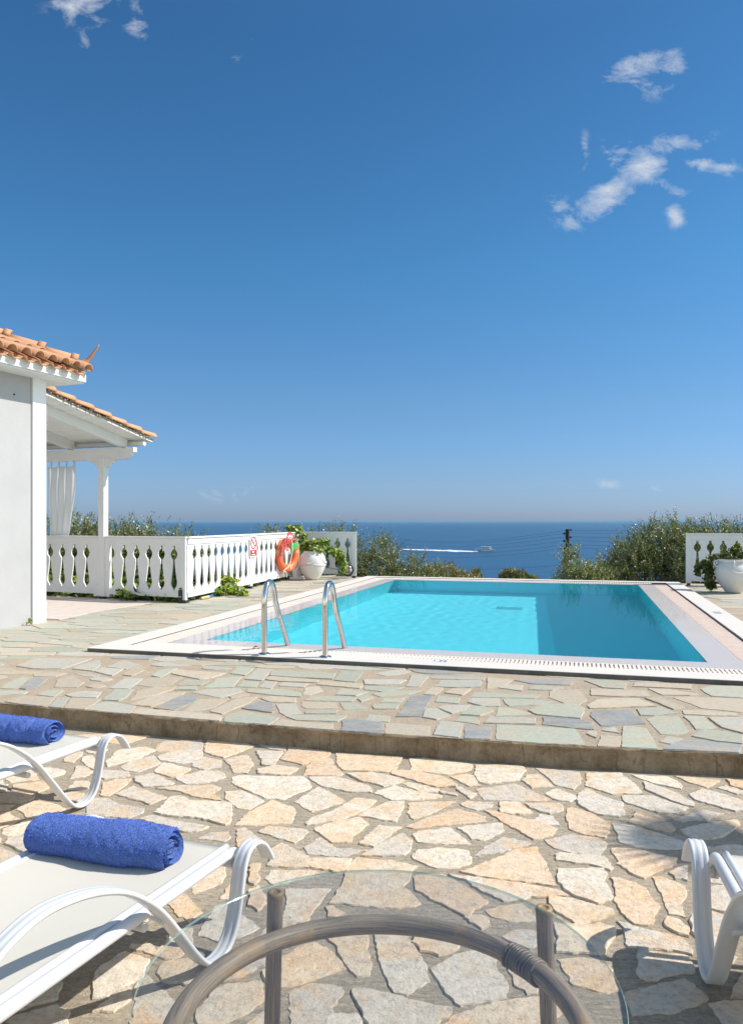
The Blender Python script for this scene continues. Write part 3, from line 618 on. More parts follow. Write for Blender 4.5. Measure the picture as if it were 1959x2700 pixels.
# F1 right of the veranda post; A at corner, run to the left => build from post to corner
d1r = -d1; A1 = Cn + d1*1.535
c1 = [hit(px, A1, d1r) for px in np.linspace(247.9, 386, 6)]
fence('white baluster fence panel between veranda post and dark iron corner bracket', A1, Cn, c1, posts=(0.045, (Cn-A1).length-0.05), feet=((Cn-A1).length-0.06,), group='white baluster fence sections')
A0 = Cn + d1*3.4; B0 = Cn + d1*1.66
c0 = [s_ for s_ in (hit(px, A0, d1r) for px in np.linspace(138.7-26.8*3, 192.3, 6)) if 0.1 < s_]
fence('white baluster fence panel under the hanging curtain beside the house wall', A0, B0, c0, posts=(0.05, (B0-A0).length-0.045), group='white baluster fence sections')
d2 = (E2-Cn).normalized(); c2 = [hit(430, Cn, d2)+i*0.262 for i in range(19)]; c2 = [c_ for c_ in c2 if c_ < (E2-Cn).length-0.15]; ps = hit(553.5, Cn, d2)
c2 = [c_ for c_ in c2 if abs(c_-ps) > 0.09]
F2 = fence('long sunlit white baluster fence running towards the sea, carrying the lifebuoy', Cn+d2*0.02, E2, [c_-0.02 for c_ in c2], posts=(ps, 5.3), feet=(ps,), group='white baluster fence sections', sc_=1.2)
A3 = E2+Vector((0.05, 0.02)); B3 = Vector((-0.33, 16.82)); d3 = (B3-A3).normalized()
c3 = [hit(px, A3, d3) for px in np.linspace(770.3-22.8*4, 770.3, 5)]
fence('short white baluster fence behind the left urn with a round lamp on it', A3, B3, c3, posts=((B3-A3).length-0.05,), feet=((B3-A3).length-0.06,), group='white baluster fence sections')
A4 = Vector((6.085, 14.86)); d4 = Vector((0.955, -0.297)).normalized(); B4 = A4+d4*3.0
c4 = [hit(px, A4, d4) for px in (1545, 1573.7, 1602.3, 1632)]; c4 += [c4[-1]+0.25*k for k in range(1, 7)]
fence('shaded white baluster fence behind the right urn at the far side of the pool', A4, B4, c4, posts=(0.05,), feet=(0.05,), group='white baluster fence sections')
# corner bracket of fence 1/2: black iron plate
cb = thing('corner_bracket', 'black iron corner bracket at the foot of the white fence corner', 'bracket', (Cn.x, Cn.y, 0), math.atan2(d1r.y, d1r.x))
mb = MB(); mb.box((-0.115, -0.046, 0.0), (-0.045, -0.04, 0.20)); mb.box((-0.10, -0.047, 0.20), (-0.06, -0.041, 0.235)); mb.box((-0.115, -0.05, 0.0), (0.02, 0.05, 0.045)); local(mb, 'iron_plate', m_black, cb)
m_zinc = mat('zinc', (0.6, 0.6, 0.6), 0.4, 0.8)
for q in ((-0.095, 0.10), (-0.065, 0.10), (-0.08, 0.215)): mb = MB(); mb.tube([(q[0], -0.052, q[1]), (q[0], -0.045, q[1])], 0.008, 8); local(mb, 'bolt', m_zinc, cb)

# ------------------------------------------------------------------ house
def HM(o, z=0): return Matrix(((Hn.x, Hh.x, 0, o.x), (Hn.y, Hh.y, 0, o.y), (0, 0, 1, z), (0, 0, 0, 1)))   # local x = n, y = h
hr = math.atan2(Hn.y, Hn.x)
house = thing('white_house', 'white plastered villa corner with terracotta tiled eave at the left edge', 'house', (Wc.x, Wc.y, 0), hr)
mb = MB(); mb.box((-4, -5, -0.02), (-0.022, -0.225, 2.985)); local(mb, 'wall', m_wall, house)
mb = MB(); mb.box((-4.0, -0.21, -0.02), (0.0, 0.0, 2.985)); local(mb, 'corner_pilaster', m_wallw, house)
mb = MB(); OV, OE = 0.30, 0.36
mb.prism([(-4, -5), (OV-0.02, -5), (OV-0.02, OE-0.02), (-4, OE-0.02)], 2.98, 3.0); mb.prism([(-4, -5), (OV, -5), (OV, OE), (-4, OE)], 3.0, 3.10); local(mb, 'eave', m_eave, house, 0.006)
mb = MB(); mb.tube([(-0.03, -0.48, 2.74), (-0.010, -0.48, 2.74)], 0.010, 8); local(mb, 'wall_hook', m_black, house)
SL = math.tan(math.radians(23)); pitch = 0.2
def half_tile(mb, a, b, r0, r1, thk=0.014, n=9, up=Vector((0, 0, 1)), lat=None, flip=False):
    a = Vector(a); b = Vector(b); t = (b-a).normalized(); lat = lat or t.cross(up).normalized(); nu = lat.cross(t).normalized()
    if nu.z < 0: nu = -nu
    vs = []
    for p, R_ in ((a, r0), (b, r1)):
        for rr_ in (R_, R_-thk):
            for j in range(n+1):
                an = math.pi*j/n; vs.append(p + lat*math.cos(an)*rr_ + nu*math.sin(an)*rr_*(-0.6 if flip else 1.0))
    m_ = n+1; fs = []
    for j in range(n):
        fs += [(j, j+1, 2*m_+j+1, 2*m_+j), (m_+j+1, m_+j, 3*m_+j, 3*m_+j+1), (j, m_+j, m_+j+1, j+1), (2*m_+j, 2*m_+j+1, 3*m_+j+1, 3*m_+j)]
    fs += [(0, 2*m_, 3*m_, m_), (n, m_+n, 3*m_+n, 2*m_+n)]
    mb.smooth = True; mb.add(vs, fs); mb.smooth = False
rt = random.Random(4); mb = MB()
zE = 3.125; x0 = OV+0.09
for k in range(26):
    yk = OE-0.07-k*pitch; run = min(3.5, k*pitch+0.12+0.5*(k == 0)); p0 = 0
    while p0 < run:
        q = min(run+0.05, p0+0.42); j = rt.uniform(-.006, .006)
        half_tile(mb, (x0-p0, yk+j, zE+SL*p0+0.012+rt.uniform(0, .004)), (x0-q, yk+j, zE+SL*q+0.004), 0.083, 0.068); p0 += 0.36
    half_tile(mb, (x0-0.015, yk-pitch/2, zE-0.02), (x0-run, yk-pitch/2, zE-0.02+SL*run), 0.075, 0.075, flip=True)
local(mb, 'roof_tiles', m_tile, house)
mb = MB()
for k in range(20):                                 # side slope
    xk = OV-0.07-k*pitch; run = min(3.5, k*pitch+0.1)
    half_tile(mb, (xk, OE+0.05, zE+0.012), (xk, OE+0.05-run, zE+0.012+SL*run), 0.083, 0.068)
local(mb, 'roof_tiles', m_tile, house)
mb = MB(); H_ = 3.4; z_ = zE-0.03
mb.add([(OV, OE, z_), (OV, -5, z_), (OV-H_, -5, z_+SL*H_), (OV-H_, OE-H_, z_+SL*H_), (-4, OE, z_)], [(0, 3, 2, 1), (0, 4, 3)])
mb.prism([(-4, -5), (OV-0.01, -5), (OV-0.01, OE-0.01), (-4, OE-0.01)], 3.098, zE-0.028)
mb.tube([(OV-0.02-t, OE-0.02-t, zE+0.035+SL*t) for t in (0, 1, 2, 3.2)], 0.085, 8); local(mb, 'roof_mortar', m_mortr, house)
mb = MB(); t = 0.10
while t < 3.0:
    a = (OV-t, OE-t, zE+0.075+SL*t); q = t+0.30; b_ = (OV-q, OE-q, zE+0.06+SL*q); half_tile(mb, a, b_, 0.098, 0.078)
    half_tile(mb, (OV-t+0.02, OE-t+0.02, zE+0.078+SL*(t-0.02)), (OV-t-0.035, OE-t-0.035, zE+0.080+SL*(t+0.035)), 0.112, 0.108); t += 0.27
local(mb, 'hip_tiles', m_tile, house)
mb = MB(); pth = smoothpath([(OV-0.16, OE-0.13, zE+0.04), (OV-0.06, OE-0.06, zE+0.09), (OV+0.02, OE+0.0, zE+0.15), (OV+0.085, OE+0.05, zE+0.27), (OV+0.125, OE+0.09, zE+0.36)], 5)
vs = []; wd = [0.12-0.10*i/(len(pth)-1) for i in range(len(pth))]; la = Vector((0.45, -0.15, -0.85)).normalized(); n = len(pth)
for p, w_ in zip(pth, wd):
    for s_ in (-1, -.5, 0, .5, 1): q = p+la*s_*w_*0.62 + Vector((-0.5, 0.5, 0))*abs(s_)**2*w_*0.35; vs.append(q)
for p, w_ in zip(pth, wd):
    for s_ in (-1, -.5, 0, .5, 1): q = p+la*s_*w_*0.62 + Vector((-0.5, 0.5, 0))*abs(s_)**2*w_*0.35 + Vector((-0.010, 0.010, 0.0)); vs.append(q)
o5 = 5*n; fs = []
for i in range(n-1):
    for j in range(4): fs += [(i*5+j, i*5+j+1, i*5+6+j, i*5+5+j), (o5+i*5+j+1, o5+i*5+j, o5+i*5+5+j, o5+i*5+6+j)]
    for j in (0, 4): fs.append((i*5+j, i*5+5+j, o5+i*5+5+j, o5+i*5+j))
fs += [(0, 1, 2, 3, 4, o5+4, o5+3, o5+2, o5+1, o5), tuple((n-1)*5+j for j in range(5))+tuple(o5+(n-1)*5+4-j for j in range(5))]
mb.smooth = True; mb.add(vs, fs); local(mb, 'corner_finial', m_tile2, house)

# ------------------------------------------------------------------ veranda
ver = thing('veranda', 'white timber veranda with sloping terracotta tiled roof beyond the house wall', 'veranda', (P0.x, P0.y, 0), hr)
mb = MB(); mb.box((-0.055, -0.055, 0.05), (0.055, 0.055, 2.26)); vp = local(mb, 'post', m_white, ver, 0.004)
mb = MB(); mb.box((-0.10, -0.062, 0.06), (0.075, 0.05, 0.235)); local(mb, 'post_base', m_white, ver, 0.003)
mb = MB(); mb.box((-0.04, -0.045, 0.0), (0.035, 0.04, 0.06)); mb.box((-0.06, -0.06, 0.0), (0.05, 0.06, 0.013)); local(mb, 'iron_foot', m_black, ver)
mb = MB(); mb.box((-3, -0.045, 2.225), (0.42, 0.045, 2.405)); mb.prism([(0.42, 2.225), (0.50, 2.245), (0.55, 2.29), (0.57, 2.33), (0.62, 2.335), (0.62, 2.405), (0.42, 2.405)], -0.045, 0.045, Matrix(((1, 0, 0, 0), (0, 0, -1, 0), (0, 1, 0, 0), (0, 0, 0, 1))))
local(mb, 'beam', m_white, ver)
XZ = Matrix(((1, 0, 0, 0), (0, 0, -1, 0), (0, 1, 0, 0), (0, 0, 0, 1)))
pr = [(-0.27, 2.23), (-0.265, 2.215), (-0.22, 2.20), (-0.205, 2.172), (-0.15, 2.155), (-0.13, 2.125), (-0.06, 2.10), (0.06, 2.10), (0.13, 2.125), (0.15, 2.155), (0.205, 2.172), (0.22, 2.20), (0.265, 2.215), (0.27, 2.23)]
mb = MB(); mb.prism(pr, -0.030, 0.030, XZ); local(mb, 'bracket', m_white, ver)
VX, VY, VZ, S_ = 0.75, 0.30, 2.56, 0.185             # verge x, eave y, tile height at the eave; the roof rises towards the house (-y)
m_board = weathered('white ceiling boards', (0.80, 0.80, 0.77), 0.6, 0.08, 4, 0.05)
def rz_(y, d=0.0): return VZ+d+S_*(VY-y)
mb = MB(); yb = VY-0.02; rb_ = random.Random(12)
while yb > -2.42:
    w_ = 0.108; y2 = yb-w_+0.006; j_ = rb_.uniform(-0.002, 0.002)
    mb.add([(x, y, rz_(y, -0.055+dz+j_)) for x in (-3.4, VX-0.015) for y in (yb, y2) for dz in (0, 0.02)], [(0, 4, 6, 2), (1, 3, 7, 5), (0, 1, 5, 4), (2, 6, 7, 3), (0, 2, 3, 1), (4, 5, 7, 6)]); yb -= w_
local(mb, 'ceiling_boards', m_board, ver)
mb = MB(); mb.add([(x, y, rz_(y, d)) for d in (-0.034, -0.005) for x, y in ((VX-0.01, VY-0.01), (-3.4, VY-0.01), (-3.4, -2.44), (VX-0.01, -2.44))], [(0, 1, 2, 3), (4, 7, 6, 5), (0, 3, 7, 4), (0, 4, 5, 1), (1, 5, 6, 2), (2, 6, 7, 3)])
rm = random.Random(9)
for i in range(150):                                 # rough lumps of bedding mortar along the verge
    y_ = rm.uniform(-2.4, VY-0.02); c_ = Vector((VX+rm.uniform(-0.03, 0.004), y_, rz_(y_, rm.uniform(-0.030, 0.012)))); rr_ = rm.uniform(0.010, 0.024)
    mb.lathe([(0.001, -rr_), (rr_*0.8, -rr_*0.5), (rr_, 0), (rr_*0.7, rr_*0.6), (0.001, rr_)], 6, Matrix.Translation(c_))
local(mb, 'roof_mortar', m_mortr, ver)
for x_ in (0.385, -0.665, -1.7):
    mb = MB(); mb.add([(x, y, z) for x in (x_-0.04, x_+0.04) for y, z in ((0.06, rz_(0.06, -0.057)), (0.06, rz_(0.06, -0.057)-0.145), (-2.42, rz_(-2.42, -0.202)), (-2.42, rz_(-2.42, -0.057)))], [(0, 1, 2, 3), (4, 7, 6, 5), (0, 4, 5, 1), (1, 5, 6, 2), (2, 6, 7, 3), (3, 7, 4, 0)]); local(mb, 'rafter', m_white, ver)
mb = MB(); mb.tube([(-3.3, 0.13, 2.478), (0.70, 0.13, 2.478)], 0.040, 8); local(mb, 'eave_beam', m_white, ver)
mb = MB(); rt = random.Random(8)
for k in range(14):
    xk = VX-0.045-k*0.2; p0 = 0
    while p0 < 2.7:
        j = rt.uniform(-.008, .008); q = min(2.75, p0+0.43)
        half_tile(mb, (xk+j, VY+0.03-p0, rz_(VY-p0, rt.uniform(0.008, .018))), (xk+j, VY+0.03-q, rz_(VY-q, -0.006)), 0.088, 0.064); p0 += 0.36
local(mb, 'roof_tiles', m_tile2, ver)
# curtain
cur = thing('curtain', 'thin white tab top curtain hanging from the veranda beam', 'curtain', (P0.x, P0.y, 0), hr)
m_cur = mat('curtain cloth', (0.80, 0.80, 0.78), 0.9); pc = P(m_cur); pc.inputs['Transmission Weight'].default_value = 0.0
trn = N(m_cur, 'ShaderNodeBsdfTranslucent'); trn.inputs[0].default_value = (0.85, 0.85, 0.82, 1); mxx = N(m_cur, 'ShaderNodeMixShader'); mxx.inputs[0].default_value = 0.4
outn = [n_ for n_ in m_cur.node_tree.nodes if n_.type == 'OUTPUT_MATERIAL'][0]; L(m_cur, pc.outputs[0], mxx.inputs[1]); L(m_cur, trn.outputs[0], mxx.inputs[2]); L(m_cur, mxx.outputs[0], outn.inputs[0])
mb = MB(); mb.smooth = True; ncx, ncz = 60, 30; vs = []
for j in range(ncz+1):
    tz = j/ncz; z_ = 2.16-1.15*tz; right = -0.62-0.14*tz**1.6; left = -1.25+0.05*tz
    for i in range(ncx+1):
        u_ = i/ncx; vs.append((left+(right-left)*u_, 0.10+0.035*math.sin(u_*24+math.sin(tz*3)*0.8)*(0.6+0.5*tz)+0.01*math.sin(tz*9+u_*5), z_-0.02*math.sin(u_*math.pi*6)**2*(1-tz)))
mb.add(vs, [(j*(ncx+1)+i, j*(ncx+1)+i+1, (j+1)*(ncx+1)+i+1, (j+1)*(ncx+1)+i) for j in range(ncz) for i in range(ncx)]); local(mb, 'cloth', m_cur, cur)
for x_ in (-0.66, -0.82, -0.98, -1.14): mb = MB(); mb.box((x_-0.02, 0.085, 2.13), (x_+0.02, 0.09, 2.25)); local(mb, 'hanging_tab', m_cur, cur)

# ------------------------------------------------------------------ ladder
lad = thing('pool_ladder', 'polished steel pool ladder with two arched handrails at the near pool edge', 'pool ladder', (PC.x, PC.y, 0), -ang)
b1 = UV(*W(587, 1449, .041)); b2 = UV(*W(719, 1457, .041)); vb = (b1[1]+b2[1])/2 
RP = [(0, .042), (0, .2), (0, .38), (0, .50), (.012, .585), (.055, .66), (.115, .69), (.175, .67), (.225, .60), (.26, .50), (.33, .385), (.44, .245), (.585, .03), (.68, -.14), (.71, -.3), (.715, -.6), (.715, -.95)]
for bu in (b1[0], b2[0]):
    mb = MB(); mb.tube(smoothpath([(bu, vb+a, z_) for a, z_ in RP], 6), 0.0255, 20); ra = local(mb, 'handrail', m_steel, lad)
    mb = MB(); mb.lathe([(0.024, 0.020), (0.030, 0.018), (0.050, 0.012), (0.058, 0.005), (0.058, 0.0)], 28, Matrix.Translation((bu, vb, 0.041))); local(mb, 'flange', m_steel, ra)
for z_ in (-0.35, -0.62, -0.9):
    mb = MB(); mb.box((b1[0], vb+0.66, z_), (b2[0], vb+0.76, z_+0.025)); local(mb, 'step', m_steel, lad, 0.005)
for o in lad.children_recursive: o.cycles.is_caustics_receiver = False

# ------------------------------------------------------------------ loungers
m_fab = mat('white mesh fabric', (0.76, 0.745, 0.69), 0.8); v = coord(m_fab); 
wv = N(m_fab, 'ShaderNodeTexWave'); wv.inputs['Scale'].default_value = 130; L(m_fab, v, wv.inputs['Vector']); wv2 = N(m_fab, 'ShaderNodeTexWave'); wv2.bands_direction = 'Y'; wv2.inputs['Scale'].default_value = 170; L(m_fab, v, wv2.inputs['Vector'])
mm = N(m_fab, 'ShaderNodeMath'); mm.operation = 'MULTIPLY'; L(m_fab, wv.outputs['Fac'], mm.inputs[0]); L(m_fab, wv2.outputs['Fac'], mm.inputs[1])
L(m_fab, mixc(m_fab, mm.outputs[0], (0.54, 0.515, 0.45), (0.69, 0.66, 0.585)), P(m_fab).inputs['Base Color']); bump(m_fab, mm.outputs[0], 0.4, 0.001)
CURVE = [(-.095, .195), (-.06, .245), (-.03, .272), (.01, .285), (.05, .276), (.075, .245), (.088, .205), (.10, .15), (.12, .085), (.15, .035), (.195, .008), (.245, .008), (.285, .03), (.34, .09), (.41, .18), (.50, .29), (.59, .368), (.67, .416), (.77, .452), (.88, .470), (.96, .462), (1.04, .43), (1.12, .36), (1.20, .26), (1.29, .13), (1.36, .045), (1.42, .008), (1.47, .008), (1.52, .04)]
def ribbon(mb, y0, w, th=0.013):
    pts = smoothpath([(s_, 0, z_) for s_, z_ in CURVE], 4); n = len(pts); prof = [(-.5, 0), (-.42, .5), (-.30, .62), (-.22, .38), (-.12, .62), (.12, .62), (.22, .38), (.30, .62), (.42, .5), (.5, 0), (.40, -.5), (-.40, -.5)]
    vs = []
    for i, p in enumerate(pts):
        t = (pts[min(n-1, i+1)]-pts[max(0, i-1)]).normalized(); nn = Vector((-t.z, 0, t.x))
        for a, b_ in prof: q = p + nn*(b_*th); vs.append((q.x, y0+a*w, q.z+th*0.5))
    k = len(prof); mb.smooth = True
    mb.add(vs, [(i*k+j, i*k+(j+1) % k, (i+1)*k+(j+1) % k, (i+1)*k+j) for i in range(n-1) for j in range(k)]); mb.smooth = False
    mb.add(vs[:k], [tuple(range(k))]); mb.add(vs[-k:], [tuple(range(k))[::-1]])
def lounger(label, loc, rz, sw=0.055, lz=0.91):
    t = thing('sun_lounger', label, 'sun lounger', loc, rz, 'white sun loungers on the patio'); HR, WD, LN = 0.255, 0.60, 1.9
    for y_, sg in ((0, 1), (-WD, -1)):
        mb = MB(); mb.tube(smoothpath([(0.025, y_+sg*0.0, HR-0.055), (0.018, y_, HR-0.02), (0.035, y_, HR+0.004), (0.08, y_, HR+0.012), (0.2, y_, HR+0.013), (1.0, y_, HR+0.013), (LN, y_, HR+0.013)], 5), 0.0175, 14)
        local(mb, 'side_rail', m_alu, t)
        mb = MB(); mb.tube(smoothpath([(0.05, y_-sg*0.032, HR-0.01), (0.075, y_-sg*0.033, HR+0.012), (0.2, y_-sg*0.033, HR+0.018), (LN, y_-sg*0.033, HR+0.018)], 5), 0.012, 10); local(mb, 'fabric_rail', m_alu, t)
        mb = MB(); ribbon(mb, y_+sg*0.052, sw); lb_ = local(mb, 'leg_band', m_alu, t); lb_.scale = (1, 1, lz if sg < 0 else 1)
        mb = MB(); mb.tube([(0.03, y_-sg*0.005, HR-0.03), (0.075, y_+sg*0.05, HR-0.022)], 0.011, 10); local(mb, 'connector', m_alu, t); mb = MB(); mb.tube([(0.46, y_, HR-0.0), (0.465, y_+sg*0.05, HR-0.01)], 0.010, 10); local(mb, 'connector', m_alu, t)
    mb = MB()
    mb.tube([(0.045, 0, HR-0.03), (0.045, -WD, HR-0.03)], 0.013, 10); local(mb, 'crossbar', m_alu, t); mb = MB(); mb.tube([(0.48, 0, HR-0.03), (0.48, -WD, HR-0.03)], 0.013, 10); local(mb, 'crossbar', m_alu, t)
    mb = MB(); mb.smooth = True; nx_, ny_ = 50, 16; vs = []
    for i in range(nx_+1):
        for j in range(ny_+1):
            x_ = 0.055+(LN-0.06)*i/nx_; v_ = j/ny_; vs.append((x_, -0.036-(WD-0.072)*v_, HR+0.026-0.010*math.sin(math.pi*v_)*min(1, i/5)))
    vs2 = [(a, b_, c_-0.004) for a, b_, c_ in vs]; k = (nx_+1)*(ny_+1)
    fs = [(i*(ny_+1)+j, (i+1)*(ny_+1)+j, (i+1)*(ny_+1)+j+1, i*(ny_+1)+j+1) for i in range(nx_) for j in range(ny_)]
    mb.add(vs+vs2, [f[::-1] for f in fs]+[tuple(q+k for q in f) for f in fs]+[(j, j+1, k+j+1, k+j) for j in range(ny_)]); local(mb, 'fabric', m_fab, t)
    return t
lrz = math.atan2(-.917, -.397)
lounger('white sun lounger nearest the glass table with a rolled blue towel on it', (-0.4446, 2.596, PAT+0.006), lrz)
lounger('white sun lounger at the left edge, farther back beside the step', (-1.349, 3.886, PAT+0.006), lrz)
# the right one: its left band is the visible one
rrz = math.radians(-90-12); rl = lounger('white sun lounger cut off by the right edge, partly in shadow', (0, 0, PAT), rrz, 0.055, 1.0)
# local left side is y=-0.60-0.052 ; place so that the foot of that band sits at (1.01, 2.27)
off = Matrix.Rotation(rrz, 3, 'Z') @ Vector((0.22, -0.652, 0)); rl.location = (1.01-off.x, 2.285-off.y, PAT+0.003); rl.scale = (1.0, 1.0, 1.12)
# ------------------------------------------------------------------ towels
def leaves(pos, dirs, up, ln, wd, cols, fold=0.15):
    n_ = len(pos); side = np.cross(dirs, up); side /= (np.linalg.norm(side, axis=1, keepdims=True)+1e-9); nrm = np.cross(side, dirs)
    b_ = pos; tip = pos+dirs*ln[:, None]; m1 = pos+dirs*ln[:, None]*0.42; l_ = m1+side*wd[:, None]+nrm*wd[:, None]*fold; r_ = m1-side*wd[:, None]+nrm*wd[:, None]*fold
    V = np.stack((b_, l_, tip, r_), 1).reshape(-1, 3); F = np.arange(4*n_).reshape(-1, 4); return V, F, np.repeat(cols, 4, 0)
def leafmesh(name, parts, m, parent=None):
    V = np.vstack([p[0] for p in parts]); Cc = np.vstack([p[2] for p in parts]); F = []; o = 0
    for p in parts: F.append(p[1]+o); o += len(p[0])
    F = np.vstack(F); me = bpy.data.meshes.new(name); nv, nf_ = len(V), len(F)
    me.vertices.add(nv); me.vertices.foreach_set('co', V.astype(np.float32).ravel()); me.loops.add(nf_*4); me.loops.foreach_set('vertex_index', F.astype(np.int32).ravel())
    me.polygons.add(nf_); me.polygons.foreach_set('loop_start', np.arange(0, nf_*4, 4, dtype=np.int32)); me.update(calc_edges=True)
    a = me.color_attributes.new('tint', 'FLOAT_COLOR', 'POINT'); a.data.foreach_set('color', np.hstack((Cc, np.ones((nv, 1)))).astype(np.float32).ravel())
    me.materials.append(m); ob = bpy.data.objects.new(name, me); C.objects.link(ob); ob.parent = parent; return ob
def unit(a): return a/(np.linalg.norm(a, axis=-1, keepdims=True)+1e-9)
m_pile = mat('terry loops', rough=0.9); L(m_pile, attr(m_pile), P(m_pile).inputs['Base Color'])
m_tow = mat('blue terry', (0.035, 0.085, 0.42), 0.95); v = coord(m_tow); P(m_tow).inputs['Sheen Weight'].default_value = 0.35; P(m_tow).inputs['Sheen Roughness'].default_value = 0.4; P(m_tow).inputs['Sheen Tint'].default_value = (0.4, 0.5, 1, 1)
nf = noise(m_tow, v, 210, 4, 0.8); nb_ = noise(m_tow, v, 14, 4, 0.6)
c = mixc(m_tow, ramp(m_tow, nf, [(0.40, grey(0)), (0.62, grey(1))]), (0.05, 0.12, 0.42), (0.15, 0.27, 0.72)); c = mixc(m_tow, 1.0, c, ramp(m_tow, nb_, [(0.3, grey(0.82)), (0.7, grey(1.08))]), 'MULTIPLY')
L(m_tow, c, P(m_tow).inputs['Base Color']); bump(m_tow, nf, 1.0, 0.010)
def towel(label, loc, rz, Ln=0.48, seed=1, folds=0):
    t = thing('rolled_towel', label, 'towel', loc, rz, 'rolled blue towels'); rs = random.Random(seed); R_, thk = 0.076, 0.0135
    turns = 2.7; K = 110; mid = []
    for i in range(K+1):
        f = i/K; a = f*turns*2*math.pi; rad = 0.010+(R_-0.010)*f**0.92; mid.append((rad*math.cos(a+0.6), rad*math.sin(a+0.6)))
    def wav(a, b_): return 0.0016*math.sin(a*7+b_*13)+0.0010*math.sin(a*19-b_*31+1)
    mb = MB(); mb.smooth = True; nl = 70; ring = []
    for i in range(K+1):
        x, y = mid[i]; x2, y2 = mid[min(K, i+1)]; x1, y1 = mid[max(0, i-1)]; tx, ty = x2-x1, y2-y1; l = math.hypot(tx, ty); nx_, ny_ = ty/l, -tx/l
        ring.append((x, y, nx_, ny_))
    path = [(x+nx_*thk/2, y+ny_*thk/2, nx_, ny_) for x, y, nx_, ny_ in ring] + [(x-nx_*thk/2, y-ny_*thk/2, -nx_, -ny_) for x, y, nx_, ny_ in ring[::-1]]
    m_ = len(path); vs = []
    for k in range(nl+1):
        u_ = k/nl; e = min(k, nl-k); rnd_ = [0.35, 0.75, 0.93, 1.0][min(e, 3)]
        for q, (x, y, a, b_) in enumerate(path):
            d_ = -thk*0.5*(1-rnd_)+0.0035*math.sin(u_*6.3+seed*2+q*0.02)+0.0025*math.sin(u_*13+q*0.06)+wav(u_*3+0.3*seed, q*0.05)*rnd_ + rs.uniform(-.0011, .0011)
            if folds: d_ -= 0.006*max(0, math.sin(u_*Ln*52+math.sin(q*0.1)*1.1))**6
            xx, yy = (x+a*d_)*1.12, (y+b_*d_)*0.86
            end = (0.006*math.sin(math.hypot(x, y)*160)+0.018*(1-math.hypot(x, y)/R_)*-1)*(1 if k == nl else (-1 if k == 0 else 0))
            ext = 0.012*math.sin(q*0.21+seed)*(1 if k > nl/2 else -1)*(abs(u_-0.5)*2)**6
            if yy < -0.052: yy = -0.052+(yy+0.052)*0.25
            vs.append((-Ln/2+Ln*u_+end+ext, xx, yy+0.057))
    mb.add(vs, [(k*m_+q, k*m_+(q+1) % m_, (k+1)*m_+(q+1) % m_, (k+1)*m_+q) for k in range(nl) for q in range(m_)])
    half = m_//2
    for k in (0, nl):
        o = [vs[k*m_+q] for q in range(m_)]; fs = [(q, q+1, m_-2-q, m_-1-q) for q in range(half-1)]; mb.add(o, fs)
    local(mb, 'towel_roll', m_tow, t)
    gg = np.random.default_rng(seed+50); VA = np.array(vs).reshape(nl+1, m_, 3); cnt = 42000; ii = gg.integers(0, nl, cnt); jj = gg.integers(30, 112, cnt); fu, fv = gg.random((cnt, 1)), gg.random((cnt, 1))
    A_, B_, C_ = VA[ii, jj], VA[ii+1, jj], VA[ii, (jj+1) % m_]; pos = A_+(B_-A_)*fu+(C_-A_)*fv; nn_ = unit(np.cross(B_-A_, C_-A_)); nn_ *= np.sign((nn_*(A_-np.array([0, 0, 0.057]))*np.array([0, 1, 1])).sum(1, keepdims=True)+1e-9)
    dd = unit(nn_*0.8+gg.normal(size=(cnt, 3))*0.7); cl = np.array([(0.075, 0.15, 0.50)])*gg.uniform(0.6, 2.1, (cnt, 1)); leafmesh('terry_pile', [leaves(pos-nn_*0.001, dd, unit(gg.normal(size=(cnt, 3))), gg.uniform(.003, .0065, cnt), np.full(cnt, .0009), cl)], m_pile, t)
    return t
towel('rolled dark blue terry towel on the lounger nearest the table', (-0.872, 2.515, PAT+0.006+0.268), math.atan2(-0.264, 0.965), 0.50, 1)
towel('rolled creased blue towel on the far lounger at the left edge', (-1.80, 3.862, PAT+0.006+0.268), math.atan2(-0.30, 0.953), 0.50, 2, 1)

# ------------------------------------------------------------------ glass table
tb = thing('glass_table', 'round glass topped table on a weathered bamboo frame in the foreground', 'table', (0.014, 1.488, PAT))
m_glass = bpy.data.materials.new('thin table glass'); m_glass.use_nodes = True; nt = m_glass.node_tree; nt.nodes.clear()
tr = nt.nodes.new('ShaderNodeBsdfTransparent'); tr.inputs[0].default_value = (0.915, 0.93, 0.925, 1); gl = nt.nodes.new('ShaderNodeBsdfGlossy'); gl.inputs['Roughness'].default_value = 0.02
fr_ = nt.nodes.new('ShaderNodeFresnel'); fr_.inputs[0].default_value = 1.5; mx_ = nt.nodes.new('ShaderNodeMixShader'); o_ = nt.nodes.new('ShaderNodeOutputMaterial')
geo = nt.nodes.new('ShaderNodeNewGeometry'); mr = nt.nodes.new('ShaderNodeMapRange'); mr.inputs['To Min'].default_value = 1.45; mr.inputs['To Max'].default_value = 1/1.45
nt.links.new(geo.outputs['Backfacing'], mr.inputs['Value']); nt.links.new(mr.outputs[0], fr_.inputs[0]); nt.links.new(fr_.outputs[0], mx_.inputs[0]); nt.links.new(tr.outputs[0], mx_.inputs[1]); nt.links.new(gl.outputs[0], mx_.inputs[2]); nt.links.new(mx_.outputs[0], o_.inputs[0])
m_gedge = bpy.data.materials.new('glass edge'); m_gedge.use_nodes = True; nt = m_gedge.node_tree; pe = nt.nodes['Principled BSDF']; pe.inputs['Base Color'].default_value = (0.42, 0.56, 0.53, 1); pe.inputs['Roughness'].default_value = 0.1
te = nt.nodes.new('ShaderNodeBsdfTransparent'); te.inputs[0].default_value = (0.75, 0.9, 0.87, 1); me_ = nt.nodes.new('ShaderNodeMixShader'); me_.inputs[0].default_value = 0.62
